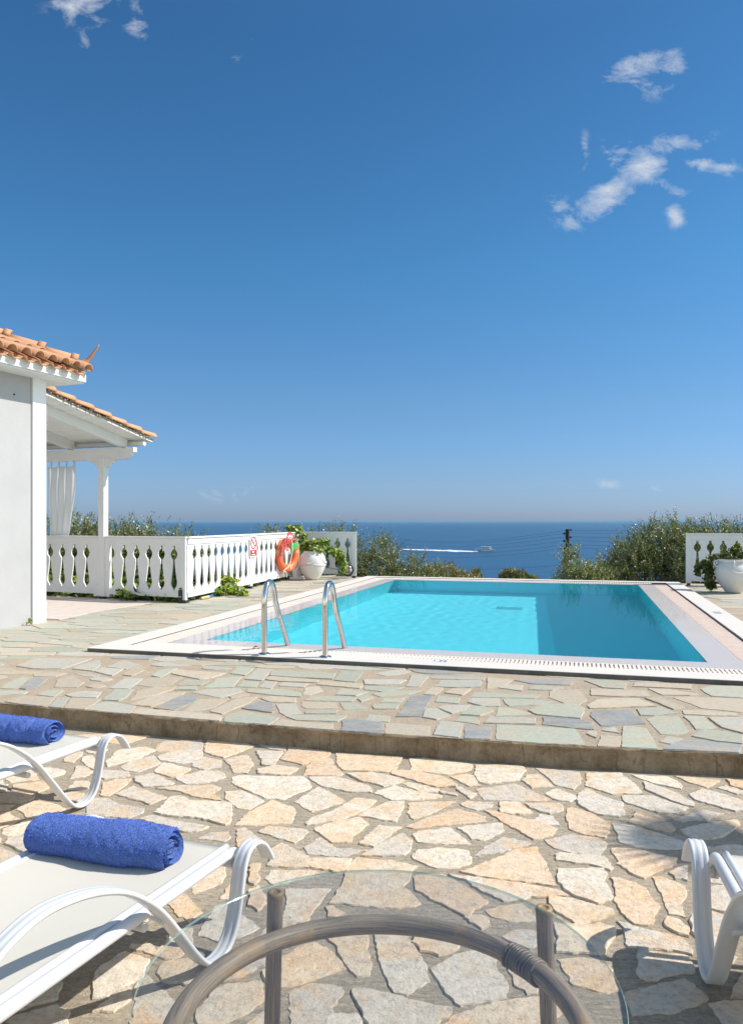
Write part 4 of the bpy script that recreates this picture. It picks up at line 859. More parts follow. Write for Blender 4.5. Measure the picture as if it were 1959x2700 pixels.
oe = [n_ for n_ in nt.nodes if n_.type == 'OUTPUT_MATERIAL'][0]; nt.links.new(pe.outputs[0], me_.inputs[1]); nt.links.new(te.outputs[0], me_.inputs[2]); nt.links.new(me_.outputs[0], oe.inputs[0])
ZT = 0.365-PAT; RG = 0.46; mb = MB(); K = 160
c1_ = [(RG*math.cos(2*math.pi*i/K), RG*math.sin(2*math.pi*i/K)) for i in range(K)]
vs = [(x*0.997, y*0.997, ZT) for x, y in c1_]+[(x, y, ZT-0.0015) for x, y in c1_]+[(x, y, ZT-0.0055) for x, y in c1_]+[(x*0.997, y*0.997, ZT-0.007) for x, y in c1_]
mb.add(vs, [tuple(range(K)), tuple(range(3*K, 4*K))[::-1]]); mb.mi = 1
mb.add(vs, [(a*K+(i), (a+1)*K+i, (a+1)*K+(i+1) % K, a*K+(i+1) % K) for a in range(3) for i in range(K)]); local(mb, 'glass_top', [m_glass, m_gedge], tb)
m_bam = mat('weathered bamboo', rough=0.5); v = coord(m_bam); 
tcm = N(m_bam, 'ShaderNodeUVMap')
vb_ = coord(m_bam, (1, 1, 1), 'UV') 
mpu = N(m_bam, 'ShaderNodeMapping'); mpu.inputs['Scale'].default_value = (2.5, 14, 1); L(m_bam, tcm.outputs[0], mpu.inputs['Vector'])
n1 = noise(m_bam, mpu.outputs[0], 3.0, 8, 0.7, 0.5); n2 = noise(m_bam, v, 14, 6, 0.7)
c = mixc(m_bam, ramp(m_bam, n1, [(0.36, grey(0)), (0.66, grey(1))]), (0.13, 0.10, 0.078), (0.42, 0.325, 0.235)); c = mixc(m_bam, ramp(m_bam, n2, [(0.52, grey(0)), (0.62, grey(0.65))]), c, (0.40, 0.26, 0.13))
L(m_bam, c, P(m_bam).inputs['Base Color']); bump(m_bam, n1, 0.4, 0.003)
def uvtube(mb_, name, mats, par, nseg):
    o = local(mb_, name, mats, par); me = o.data; uv = me.uv_layers.new(name='UVMap'); n_ = nseg
    for pl in me.polygons:
        if len(pl.vertices) > 4: continue
        b_ = min(pl.vertices); wrap = (max(v_ % n_ for v_ in pl.vertices)-min(v_ % n_ for v_ in pl.vertices)) > 1
        for li in pl.loop_indices:
            vi = me.loops[li].vertex_index; j = vi % n_; i = vi//n_
            uv.data[li].uv = (i*0.02, (1.0 if (wrap and j == 0) else j/n_))
    return o
RR = 0.401; ZR = 0.258-PAT; mb = MB(); K = 120
mb.tube([(RR*math.cos(2*math.pi*i/K), RR*math.sin(2*math.pi*i/K), ZR+0.002*math.sin(i*0.15)) for i in range(K)], 0.0225, 16, closed=True); uvtube(mb, 'ring', m_bam, tb, 16)
legs = [(-0.246, 0.367), (0.386, 0.292), (0.30, -0.33), (-0.33, -0.30)]
for i, (lx, ly) in enumerate(legs):
    mb = MB(); sp = 1.06; mb.tube([(lx*(sp-(sp-1)*t), ly*(sp-(sp-1)*t), 0.005+(ZT-0.02)*t) for t in np.linspace(0, 1, 24)], [0.0195]*24, 16); lo = uvtube(mb, 'leg', m_bam, tb, 16)
    mb = MB(); mb.lathe([(0.0195, -0.012), (0.0202, -0.004), (0.0180, 0.001), (0.010, 0.0015), (0.009, -0.002), (0.0005, -0.002)], 20, Matrix.Translation((lx, ly, ZT-0.013))); local(mb, 'leg_cap', mat('cane end', (0.30, 0.20, 0.09), 0.6), lo)
mb = MB()                                            # cane binding round the ring at the right leg
m_cane = weathered('cane binding', (0.22, 0.17, 0.125), 0.5, 0.4, 25, 0.3)
a0 = math.atan2(0.292, 0.386)
for k in range(11):
    a_ = a0-0.05+(k-5)*0.022+0.01; ctr = Vector((RR*math.cos(a_), RR*math.sin(a_), ZR)); tg = Vector((-math.sin(a_), math.cos(a_), 0)); ra_ = Vector((math.cos(a_), math.sin(a_), 0))
    mb.tube([ctr+(ra_*math.cos(q)+Vector((0, 0, 1))*math.sin(q))*0.0245+tg*0.003*math.sin(q+k) for q in np.linspace(0, 2*math.pi, 20, endpoint=False)], 0.0045, 6, closed=True)
local(mb, 'cane_binding', m_cane, tb)

# ------------------------------------------------------------------ urns
def urn(label, loc, R_, H, sty):
    t = thing('garden_urn', label, 'urn', loc, 0.3, 'white garden urns')
    pr = [(0.0, 0.0), (0.44*R_, 0), (0.50*R_, 0.02*H), (0.54*R_, 0.06*H), (0.68*R_, 0.16*H), (0.84*R_, 0.30*H), (0.96*R_, 0.46*H), (1.0*R_, 0.58*H), (0.985*R_, 0.70*H), (0.90*R_, 0.82*H), (0.76*R_, 0.91*H), (0.64*R_, 0.955*H), (0.62*R_, 0.97*H), (0.66*R_, 0.985*H), (0.66*R_, H), (0.60*R_, H), (0.56*R_, 0.97*H), (0.5*R_, 0.90*H), (0.0, 0.90*H)]
    if sty: pr = [(0, 0), (0.42*R_, 0), (0.46*R_, 0.02*H), (0.56*R_, 0.10*H), (0.76*R_, 0.24*H), (0.93*R_, 0.42*H), (1.0*R_, 0.58*H), (0.99*R_, 0.68*H), (0.93*R_, 0.78*H), (0.84*R_, 0.85*H), (0.80*R_, 0.88*H), (0.80*R_, 0.93*H), (0.86*R_, 0.965*H), (0.88*R_, H), (0.80*R_, H), (0.74*R_, 0.94*H), (0.7*R_, 0.88*H), (0, 0.88*H)]
    mb = MB(); mb.lathe(pr, 56); body = local(mb, 'body', m_urn, t)
    mb = MB()
    for zz_, rr_ in ((0.50, 0.985), (0.535, 0.995)) if not sty else ((0.86, 0.83), (0.90, 0.81)):
        mb.tube([(math.cos(a)*R_*rr_, math.sin(a)*R_*rr_, zz_*H+0.004*math.sin(3*a)) for a in np.linspace(0, 2*math.pi, 60, endpoint=False)], 0.008, 6, closed=True)
    local(mb, 'band', m_urn, t)
    for k in range(4):                               # draped garlands
        a0_ = k*math.pi/2+0.4; mb = MB(); pts = []
        for i in range(15):
            u_ = i/14; a = a0_+u_*1.45; z_ = (0.80-0.22*math.sin(math.pi*u_))*H if not sty else (0.80-0.20*math.sin(math.pi*u_))*H
            rr_ = np.interp(z_/H, [0.46, 0.58, 0.70, 0.82, 0.9], [0.96, 1.0, 0.985, 0.90, 0.76])*R_+0.004; pts.append((math.cos(a)*rr_, math.sin(a)*rr_, z_))
        mb.tube(pts, [0.004+0.011*math.sin(math.pi*i/14) for i in range(15)], 8); local(mb, 'garland', m_urn, t)
    if sty:
        for a in (2.75, -0.4, 4.0):
            mb = MB(); c_ = Vector((math.cos(a)*R_*0.86, math.sin(a)*R_*0.86, 0.87*H))
            o_ = Vector((math.cos(a), math.sin(a), 0)); mb.tube(smoothpath([c_+Vector((0, 0, .04)), c_+o_*0.05+Vector((0, 0, .045)), c_+o_*0.065, c_+o_*0.03-Vector((0, 0, .05)), c_+o_*0.0-Vector((0, 0, .06))], 4), 0.014, 8); local(mb, 'handle', m_urn, t)
    return t
ul = Vector((*W(692, 1283.5, 0.014), 0.014)); ur = Vector((*W(1625, 1312, 0.014), 0.014))
urn('tall round white urn in front of the short fence, under yellow green creeper', ul, 0.285, 0.60, 0)
urn('white urn with handles and garlands at the right edge, dark ivy hanging over it', ur, 0.30, 0.575, 1)

# ------------------------------------------------------------------ foliage
OLC = np.array([(0.16, 0.18, 0.055), (0.22, 0.24, 0.085), (0.32, 0.32, 0.17), (0.45, 0.45, 0.32), (0.11, 0.13, 0.04)])
def olive(label, lobes, nsh, seed, base, group=None, lsz=1.0, cat='tree', pal=OLC, pw=(0.30, 0.32, 0.17, 0.08, 0.13), name='olive_tree', shoot=(0.20, 0.55), upw=0.9, nl=20):
    g = np.random.default_rng(seed); base = Vector(base); t = thing(name, label, cat, base, 0, group); lob = np.array(lobes); vol = lob[:, 3]*lob[:, 4]*lob[:, 5]; pr = vol**0.8/(vol**0.8).sum()
    k = g.choice(len(lob), nsh, p=pr); dirn = unit(g.normal(size=(nsh, 3))); rad = g.uniform(0.25, 1.0, nsh)**0.5; st = lob[k, :3]+dirn*lob[k, 3:6]*rad[:, None]
    d = unit(dirn*0.65+np.array([0, 0, upw])+g.normal(size=(nsh, 3))*0.38); sl_ = g.uniform(*shoot, nsh)*np.clip(1.35-0.6*rad+0.3*(dirn[:, 2] > 0.3), 0.5, 1.5)
    st = st-np.array(base)
    sidx = np.repeat(np.arange(nsh), nl); u_ = np.tile(np.linspace(0.05, 1, nl), nsh); bend = np.array([0, 0, -0.10])
    pos = st[sidx]+d[sidx]*(sl_[sidx]*u_)[:, None]+bend*(u_**2*sl_[sidx])[:, None]+g.normal(size=(len(sidx), 3))*0.008
    ld = unit(d[sidx]*0.75+g.normal(size=(len(sidx), 3))*0.62); ln = g.uniform(0.055, 0.095, len(sidx))*lsz*(1.1-0.5*u_); wd = ln*0.19
    tint = g.choice(len(pal), nsh, p=pw)[sidx]; alt = g.choice(len(pal), len(sidx), p=pw); use = g.random(len(sidx)) < 0.45
    cols = pal[np.where(use, alt, tint)]*g.uniform(0.75, 1.3, (len(sidx), 1))
    leafmesh('crown', [leaves(pos, ld, unit(g.normal(size=(len(sidx), 3))), ln, wd, cols)], m_olive, t)
    mb = MB(); rs = random.Random(seed); zc = min(l_[2]-l_[5] for l_ in lobes)-base.z
    for q, l_ in enumerate(lobes):
        tip = Vector(l_[:3])-base; mid = Vector((tip.x*0.35, tip.y*0.35, tip.z*0.45)); mb.tube(smoothpath([(0.05*q-0.1, 0, 0), mid, tip], 5), [0.11*(1-0.85*i/10)+0.004 for i in range(11)], 7)
    for i in range(0, nsh, 9): mb.tube([st[i], st[i]+d[i]*sl_[i]*0.9], [0.006*lsz, 0.002*lsz], 4, cap=False)
    local(mb, 'trunk', m_bark, t); return t
def lobe(px, py, D, rx, ry_, rz): p = AT(px, py, D); return (p.x, p.y, p.z, rx, ry_, rz)
G_ = 'olive trees beyond the pool terrace'
olive('olive tree rising behind the fence between house wall and veranda post', [lobe(140, 1240, 14.6, .9, .5, .6), lobe(185, 1215, 14.8, .45, .4, .32), lobe(240, 1260, 14.5, .6, .5, .6)], 700, 1, (-5.6, 14.8, -1.2), G_)
olive('olive tree behind the front fence just right of the veranda post', [lobe(300, 1240, 14.4, .65, .5, .5), lobe(270, 1225, 14.6, .5, .4, .40), lobe(385, 1245, 14.2, .50, .5, .45), lobe(330, 1290, 14, .9, .5, .5)], 850, 2, (-4.3, 14.6, -1.2), G_)
olive('olive tree standing behind the lifebuoy and the short fence', [lobe(600, 1218, 19.4, .35, .5, .38), lobe(640, 1232, 19.6, .6, .6, .38), lobe(700, 1222, 19.2, .6, .6, .38), lobe(755, 1215, 19, .42, .6, .42), lobe(720, 1270, 18.8, 1.0, .6, .5), lobe(610, 1270, 19, .7, .6, .45)], 1300, 3, (-1.4, 19.2, -2.0), G_)
olive('pointed olive tree just right of the short fence end', [lobe(848, 1236, 19.5, .30, .5, .45), lobe(842, 1268, 19.3, .50, .6, .42), lobe(918, 1276, 19.2, .30, .5, .34), lobe(940, 1300, 19, .6, .6, .32), lobe(870, 1318, 19, 1.2, .6, .5), lobe(808, 1262, 19.4, .14, .4, .4)], 1200, 4, (0.4, 19.4, -2.2), G_)
olive('low brownish olive bush at the foot of the pointed olive', [lobe(985, 1282, 21, .45, .5, .30), lobe(1030, 1296, 21, .4, .5, .25), lobe(960, 1295, 21, .5, .5, .3)], 420, 5, (2.1, 21, -1.8), G_, cat='bush', pal=OLC*np.array((1.35, 1.05, .8)), shoot=(0.15, 0.35))
olive('large spreading olive tree beyond the far right pool corner', [lobe(1470, 1232, 18.6, .80, .7, .62), lobe(1400, 1246, 18.4, .50, .6, .42), lobe(1515, 1222, 18.8, .50, .6, .50), lobe(1350, 1290, 18.2, .45, .6, .32), lobe(1440, 1196, 18.8, .14, .3, .34), lobe(1502, 1186, 18.8, .16, .3, .30), lobe(1450, 1290, 18.2, 1.4, .7, .55), lobe(1560, 1260, 18, .9, .6, .8)], 2900, 6, (6.9, 18.6, -2.2), G_)
olive('thin pale olive sapling beside the dark utility pole', [lobe(1265, 1262, 17.6, .16, .3, .38), lobe(1300, 1290, 17.6, .45, .4, .28), lobe(1265, 1300, 17.6, .4, .4, .25), lobe(1320, 1292, 17.5, .3, .4, .25)], 430, 7, (4.7, 17.6, -2.0), G_, cat='tree', pal=OLC*1.25, shoot=(0.2, 0.45))
olive('olive tree behind the shaded fence and right urn', [lobe(1590, 1225, 17.2, .7, .5, .50), lobe(1640, 1230, 17, .6, .5, .5), lobe(1620, 1275, 16.8, 1.3, .5, .6), lobe(1700, 1225, 17, .7, .5, .6)], 1200, 8, (8.1, 17.2, -1.8), G_)
olive('small rounded bush on the slope directly below the ferry', [lobe(1055, 1278, 42, .22, .3, .38)], 90, 9, (5.8, 42, -3.6), 'distant bushes above the sea', 1.6, 'bush', OLC*.8, name='distant_bush', shoot=(.15, .3))
olive('wide low tree crown on the slope left of the utility pole', [lobe(1140, 1283, 50, 1.05, 1, .45), lobe(1160, 1290, 50, 1.1, 1, .35), lobe(1130, 1278, 50, .55, 1, .35)], 620, 10, (9.3, 50, -5.0), 'distant bushes above the sea', 2.2, 'bush', OLC*np.array((1.0, .9, .8)), name='distant_bush', shoot=(.15, .35))
# ground beyond: hillside down to the sea
def hill(x, y):
    base_ = -0.30 - max(0, y-15.5)*0.36 - 0.25*math.sin(x*0.3+y*0.2)*min(1, max(0, (y-16)/6))
    if in_pool(x, y, 1.25): base_ = min(base_, -2.9)
    return max(base_, -46)
nxh, nyh = 150, 110; mb = MB(); mb.smooth = True; ys = [11.2+ (190-11.2)*(j/(nyh-1))**2.2 for j in range(nyh)]
vs = [(-80+170*i/(nxh-1) if y > 40 else -30+60*i/(nxh-1), y, hill(-30+60*i/(nxh-1) if y <= 40 else i*0.4, y)) for y in ys for i in range(nxh)]
mb.add(vs, [(j*nxh+i, j*nxh+i+1, (j+1)*nxh+i+1, (j+1)*nxh+i) for j in range(nyh-1) for i in range(nxh-1)])
m_hill = weathered('scrub earth', (0.17, 0.14, 0.08), 0.95, 0.5, 1.5, 0.9, 8, dirt=((0.07, 0.085, 0.03), 0.9)); tag(mb.build('hillside', m_hill), kind='structure')
mb = MB(); mb.prism([(-40, -40), (40, -40), (40, 5.0), (-40, 5.0)], -0.6, -0.32); mb.prism([(-40, 5.001), (-4.2, 5.001), (-4.2, 12.2), (-40, 12.2)], -0.6, -0.32); mb.prism([(8.5, 5.001), (40, 5.001), (40, 12.2), (8.5, 12.2)], -0.6, -0.32); mb.prism([(-4.2, 5.001), (8.5, 5.001), (8.5, 12.2), (-4.2, 12.2)], -3.2, -2.9); tag(mb.build('ground', m_hill), kind='structure')
# creepers (broad leaves)
def creeper(blobs, n_, seed, pal, size=(0.05, 0.085), thin=1.0):
    g = np.random.default_rng(seed); B = np.array(blobs); vol = (B[:, 3]*B[:, 4]*B[:, 5])**0.6; k = g.choice(len(B), n_, p=vol/vol.sum()); dn = unit(g.normal(size=(n_, 3))); rad = g.uniform(0.45, 1.0, n_)
    pos = B[k, :3]+dn*B[k, 3:6]*rad[:, None]; ld = unit(g.normal(size=(n_, 3))*0.7+np.array([0, -0.3, -0.45])); up = unit(dn*0.7+np.array([0.25, -0.35, 0.7])+g.normal(size=(n_, 3))*0.35)
    ln = g.uniform(*size, n_); cols = pal[g.integers(0, len(pal), n_)]*g.uniform(0.7, 1.25, (n_, 1)); parts = []
    for a_, l_ in ((0, 1.0), (0.75, 0.8), (-0.75, 0.8)):            # three lobes per leaf
        sd = np.cross(ld, up); d2_ = unit(ld*math.cos(a_)+sd*math.sin(a_)); parts.append(leaves(pos, d2_, up, ln*l_, ln*0.34*thin, cols, -0.2))
    return parts
YG = np.array([(0.30, 0.36, 0.035), (0.20, 0.30, 0.03), (0.12, 0.22, 0.03), (0.40, 0.42, 0.06), (0.08, 0.15, 0.025)])
DG = np.array([(0.06, 0.11, 0.02), (0.10, 0.15, 0.02), (0.15, 0.19, 0.03), (0.17, 0.10, 0.03), (0.05, 0.08, 0.02)])
def blob(px, py, D, r): p = AT(px, py, D); return (p.x, p.y, p.z, *((r, r, r) if not isinstance(r, tuple) else r))
def cr_thing(name, label, cat, blobs, n_, seed, pal, base, size=(0.05, 0.085), stems=None):
    t = thing(name, label, cat, base); parts = creeper(blobs, n_, seed, pal, size); parts = [(v_-np.array(base), f, c_) for v_, f, c_ in parts]; leafmesh('foliage', parts, m_leaf, t)
    mb = MB(); rs = random.Random(seed)
    pts = [Vector(b_[:3])-Vector(base) for b_ in blobs]
    if stems: pts = [Vector(AT(*q))-Vector(base) for q in stems]
    mb.tube(smoothpath(pts, 5), 0.007, 5); local(mb, 'stem', m_bark, t); return t
cr_thing('creeper', 'yellow green creeper spilling over the left urn and short fence', 'climbing plant',
    [blob(655, 1172, 16.7, (.16, .1, .10)), blob(670, 1190, 16.6, (.15, .1, .14)), blob(650, 1210, 16.6, (.07, .08, .20)), blob(690, 1205, 16.4, (.18, .12, .13)), blob(715, 1205, 16.5, (.16, .1, .16)),
     blob(700, 1216, 16.15, (.20, .16, .06)), blob(735, 1218, 16.4, (.16, .12, .09)), blob(752, 1228, 16.4, (.13, .1, .12)), blob(760, 1245, 16.4, (.09, .08, .16)), blob(758, 1262, 16.4, (.08, .08, .13)), blob(660, 1240, 16.6, (.10, .1, .20)), blob(675, 1212, 16.4, (.18, .1, .08)), blob(640, 1168, 16.8, (.10, .1, .06))],
    1150, 21, YG, tuple(ul+Vector((0, 0, 0.5))), (0.05, 0.085))
cr_thing('creeper', 'dark green and reddish ivy hanging down the side of the right urn', 'climbing plant',
    [blob(1565, 1250, 13.5, (.13, .14, .14)), blob(1572, 1275, 13.5, (.12, .12, .18)), blob(1575, 1296, 13.5, (.10, .1, .09)), blob(1590, 1232, 13.5, (.16, .16, .06)), blob(1612, 1228, 13.45, (.16, .18, .08)), blob(1635, 1222, 13.5, (.16, .18, .12)), blob(1545, 1262, 13.6, (.06, .08, .12)), blob(1660, 1228, 13.5, (.15, .15, .08))],
    1000, 22, DG, tuple(ur+Vector((0, 0, 0.5))), (0.045, 0.075))
cr_thing('trailing_plant', 'bright yellow green plant growing out under the long sunlit fence', 'plant',
    [blob(484, 1291, 12.9, (.12, .1, .14)), blob(496, 1283, 13.0, (.16, .1, .08)), blob(505, 1300, 12.9, (.16, .14, .09)), blob(490, 1306, 12.7, (.13, .12, .06)), blob(525, 1306, 12.9, (.16, .14, .06)), blob(540, 1315, 12.7, (.10, .12, .04)), blob(515, 1285, 13.1, (.08, .08, .06))],
    420, 23, YG*np.array((1.15, 1.1, 1.0)), (-2.5, 12.9, 0.01), (0.05, 0.09))
cr_thing('small_weed', 'tiny green weed growing at the base of the house corner', 'plant', [blob(68, 1374, 9.15, (.03, .03, .04))], 26, 24, YG, (-4.06, 9.15, 0.01), (0.02, 0.04), stems=[(68, 1382, 9.2), (68, 1370, 9.2)])
# leafy ground cover behind the fences
parts = []
g = np.random.default_rng(31); n_ = 8500; off_ = g.uniform(0.05, 1.5, n_); s1 = 0.15+0.35*off_+g.uniform(0, 4.0, n_); bx = Cn.x-0.927*s1+0.374*off_; by = Cn.y+0.374*s1+0.927*off_; bz = g.uniform(-0.14, 0.12, n_)+0.30*np.clip(off_, 0, 1.3)*g.random(n_)**0.5+0.10*np.clip(off_, 0, 1)*np.sin(s1*3+off_*2)
k2 = 2600; s2 = g.uniform(0, 5.2, k2); of2 = g.uniform(0.05, 1.2, k2); bx2 = Cn.x+d2.x*s2-d2.y*of2; by2 = Cn.y+d2.y*s2+d2.x*of2; bz2 = g.uniform(-0.15, 0.06, k2)+0.1*of2
pos = np.stack((np.r_[bx, bx2], np.r_[by, by2], np.r_[bz, bz2]), 1); nn_ = len(pos); up = unit(np.array([0.2, -0.3, 0.8])+g.normal(size=(nn_, 3))*0.4); ld = unit(g.normal(size=(nn_, 3))); ln = g.uniform(0.06, 0.12, nn_)
pal = np.array([(0.09, 0.16, 0.02), (0.16, 0.25, 0.03), (0.055, 0.09, 0.02), (0.30, 0.36, 0.06), (0.06, 0.09, 0.02)]); cols = pal[g.integers(0, 5, nn_)]
for a_ in (0, 0.8, -0.8): sd = np.cross(ld, up); parts.append(leaves(pos, unit(ld*math.cos(a_)+sd*math.sin(a_)), up, ln, ln*0.36, cols, -0.2))
tag(leafmesh('ground_cover', parts, m_leaf), kind='stuff', label='leafy green ground cover growing behind and under the white fences')
# hedge seen through the openings of the front fence
olive('dense dark green hedge filling the openings of the front fence', [(Cn.x-0.927*s_+0.5, Cn.y+0.374*s_+1.55, 0.42, .5, .32, .42) for s_ in (1.0, 1.45, 1.9, 2.35, 2.8, 3.3, 3.9)], 2600, 33, (-4.2, 13.9, -0.5), None, 1.0, 'hedge', OLC*np.array((1.0, 1.15, .7)), name='hedge', shoot=(0.12, 0.26), upw=0.3)

# ------------------------------------------------------------------ sea, ferry, pole
SEA = -38.0
mb = MB(); mb.add([(-60000, 60, SEA), (60000, 60, SEA), (60000, 70000, SEA), (-60000, 70000, SEA)], [(0, 1, 2, 3)])
m_sea = mat('sea water', (0.012, 0.055, 0.13), 0.32); P(m_sea).inputs['Specular IOR Level'].default_value = 0.5; v = coord(m_sea, (1, 0.35, 1)); 
cs = mixc(m_sea, ramp(m_sea, noise(m_sea, coord(m_sea, (0.0012, 0.006, 1)), 1.0, 5, 0.6), [(0.35, grey(0)), (0.7, grey(1))]), (0.002, 0.045, 0.11), (0.004, 0.062, 0.14)); L(m_sea, cs, P(m_sea).inputs['Base Color'])
b = bump(m_sea, noise(m_sea, v, 0.10, 6, 0.65), 0.9, 1.2); bump(m_sea, noise(m_sea, v, 0.6, 5, 0.7), 0.8, 0.25, b)
tag(mb.build('sea', m_sea), kind='structure')
fy = AT(1052, 1221, 990); ferry = thing('ferry_boat', 'small white passenger ferry with two decks crossing the blue sea', 'boat', (fy.x, fy.y, SEA))
FL = (1097-1052)/FP*990
m_hull = mat('ferry white', (0.80, 0.80, 0.80), 0.4); m_fblue = mat('ferry blue grey', (0.22, 0.30, 0.40), 0.5); m_win = mat('ferry windows', (0.02, 0.03, 0.05), 0.2)
mb = MB(); st = []
for i in range(13):
    u_ = i/12; bw = 3.0*(1-max(0, (u_-0.55)/0.45)**2)+0.05; sh = 2.0+1.7*max(0, u_-0.5)**1.5*2; x_ = u_*FL
    st.append([(x_-(0.6 if i == 12 else 0), -bw*0.75, -0.5), (x_+u_*1.2, -bw, sh), (x_+u_*1.2, bw, sh), (x_-(0.6 if i == 12 else 0), bw*0.75, -0.5)])
vs = [p for s_ in st for p in s_]; mb.add(vs, [(i*4+j, i*4+4+j, i*4+4+(j+1) % 4, i*4+(j+1) % 4) for i in range(12) for j in range(4)]+[(0, 1, 2, 3), (51, 50, 49, 48)]); local(mb, 'hull', m_fblue, ferry)
mb = MB(); mb.box((FL*0.30, -3.05, 0.7), (FL*0.78, 3.05, 1.3)); local(mb, 'hull_stripe', m_hull, ferry)
mb = MB(); mb.box((FL*0.30, -2.4, 2.0), (FL*0.74, 2.4, 2.5)); mb.box((FL*0.30, -2.4, 3.6), (FL*0.74, 2.4, 4.1)); mb.box((FL*0.62, -2.2, 2.0), (FL*0.80, 2.2, 4.9)); 
mb.prism([(FL*0.80, 2.0), (FL*0.92, 2.2), (FL*0.86, 3.2), (FL*0.80, 5.2), (FL*0.77, 6.4), (FL*0.72, 6.4), (FL*0.72, 4.0)], -2.1, 2.1, XZ); local(mb, 'cabin', m_hull, ferry)
mb = MB(); mb.box((FL*0.31, -2.45, 2.5), (FL*0.72, 2.45, 3.55)); mb.box((FL*0.34, -2.2, 4.9), (FL*0.70, 2.2, 5.6)); local(mb, 'window_band', m_win, ferry)
mb = MB(); mb.box((FL*0.31, -2.6, 5.75), (FL*0.75, 2.6, 6.15)); local(mb, 'awning', m_hull, ferry)
mb = MB()
for k in range(7): mb.box((FL*(0.03+0.27*k/6), -2.7, 2.0), (FL*(0.03+0.27*k/6)+0.15, -2.6, 3.6))
mb.box((0, -2.75, 3.5), (FL*0.30, -2.6, 3.65)); local(mb, 'railing', m_hull, ferry); mb = MB(); mb.box((FL*0.5, -0.1, 6.1), (FL*0.5+0.2, 0.1, 8.4)); local(mb, 'mast', m_hull, ferry)
m_foam = bpy.data.materials.new('wake foam'); m_foam.use_nodes = True; pf = m_foam.node_tree.nodes['Principled BSDF']; pf.inputs['Base Color'].default_value = (0.82, 0.86, 0.9, 1); pf.inputs['Roughness'].default_value = 0.9
L(m_foam, ramp(m_foam, noise(m_foam, coord(m_foam, (0.05, 0.35, 1)), 1.2, 5, 0.7), [(0.34, grey(0.25)), (0.55, grey(1))]), pf.inputs['Alpha'])
mb = MB(); K = 46; rs = random.Random(2); vs = []
for i in range(K+1):
    u_ = i/K; px_ = 1058-(1058-893)*u_; py_ = 1221.6-4.8*u_; q = W(px_, py_, SEA+0.25); hw = (30*(0.25+1.1*min(1, u_*3))*(1-0.75*u_))*rs.uniform(0.75, 1.25)
    vs += [(q[0], q[1]-hw, SEA+0.25), (q[0], q[1]+hw, SEA+0.25)]
mb.add(vs, [(2*i, 2*i+1, 2*i+3, 2*i+2) for i in range(K)]); tag(mb.build('wake_foam', m_foam), kind='stuff', label='long white foam wake trailing behind the ferry')
# utility pole with wires
pb = AT(1257, 1172, 34.0); pole = thing('utility_pole', 'dark wooden utility pole rising above the sea behind the pool', 'utility pole', (pb.x, pb.y, -7.5))
mb = MB(); mb.tube([(0, 0, 0), (0, 0, pb.z+7.5)], [0.11, 0.085], 10); local(mb, 'mast', m_polew, pole)
pz = pb.z+7.5
for k in range(14):
    mb = MB(); z_ = pz-0.05-k*0.165; mb.tube([(-0.16 if k % 2 else 0.0, 0, z_), (0.0 if k % 2 else 0.16, 0, z_)], 0.022, 6); mb.lathe([(0.01, -.05), (.04, -.04), (.045, 0), (.03, .04), (.01, .05)], 8, Matrix.Translation((-0.15 if k % 2 else 0.15, 0, z_+0.02))); local(mb, 'insulator', m_polew, pole)
def wire(p, q, sag, r_=0.0055):
    mb = MB(); p = Vector(p)-Vector(pole.location); q = Vector(q)-Vector(pole.location); mb.tube([p.lerp(q, t)-Vector((0, 0, sag*4*t*(1-t))) for t in np.linspace(0, 1, 24)], r_, 5); local(mb, 'wire', m_wire, pole)
for yl, yp, yr in ((1189, 1174, 1158), (1191, 1180, 1162), (1199, 1188, None), (1206, 1196.5, None), (1213, 1206, None), (1223, 1213, None), (1240, 1250, None)):
    p = AT(1257, yp, 34); q = AT(860, yl, 62); wire(q, p, 0.45)
    if yr: wire(p, AT(1760, yr-1, 26), 0.12)
    else: wire(p, AT(1760, yp-8, 26), 0.12)

# ------------------------------------------------------------------ lifebuoy, sign, lamp, hose, pipe, stand
m_or = weathered('orange plastic', (0.85, 0.16, 0.045), 0.5, 0.12, 5, 0.1, 40); m_tan = mat('tan strap', (0.50, 0.36, 0.20), 0.8); m_pink = mat('faded red rope', (0.55, 0.10, 0.11), 0.9); m_rope = mat('cream rope', (0.70, 0.60, 0.50), 0.9); m_grn = mat('green cloth', (0.01, 0.42, 0.10), 0.8)
bs = hit(622, Cn, d2); bc = Cn+d2*bs; nrm2 = Vector((d2.y, -d2.x)); bl = Vector((bc.x+nrm2.x*0.13, bc.y+nrm2.y*0.13, 0.545)); brz = math.atan2(d2.y, d2.x)-math.radians(19)
buoy = thing('lifebuoy', 'orange lifebuoy with red and cream ropes hanging on the long fence', 'lifebuoy', bl, brz)
RB, rb = 0.272, 0.080; mb = MB(); mb.tube([(RB*math.cos(a), 0, RB*math.sin(a)) for a in np.linspace(0, 2*math.pi, 48, endpoint=False)], rb, 16, closed=True); local(mb, 'ring', m_or, buoy)
for a in (0.25, 2.9, 4.9):
    mb = MB(); mb.tube([(RB*math.cos(a+q), 0, RB*math.sin(a+q)) for q in (-.09, 0, .09)], rb+0.004, 16); local(mb, 'strap', m_tan, buoy)
rs = random.Random(6); mb = MB()
for k in range(14):
    a = math.pi/2+0.35+rs.uniform(-.9, .75); pts = [(RB*math.cos(a), -rb-0.02, RB*math.sin(a)+0.10)]
    for j in range(4): pts.append((pts[-1][0]-rs.uniform(0.0, .07), -rb-rs.uniform(0.01, .05), pts[-1][2]-rs.uniform(.02, .10)))
    mb.tube(smoothpath(pts, 4), 0.009, 5)
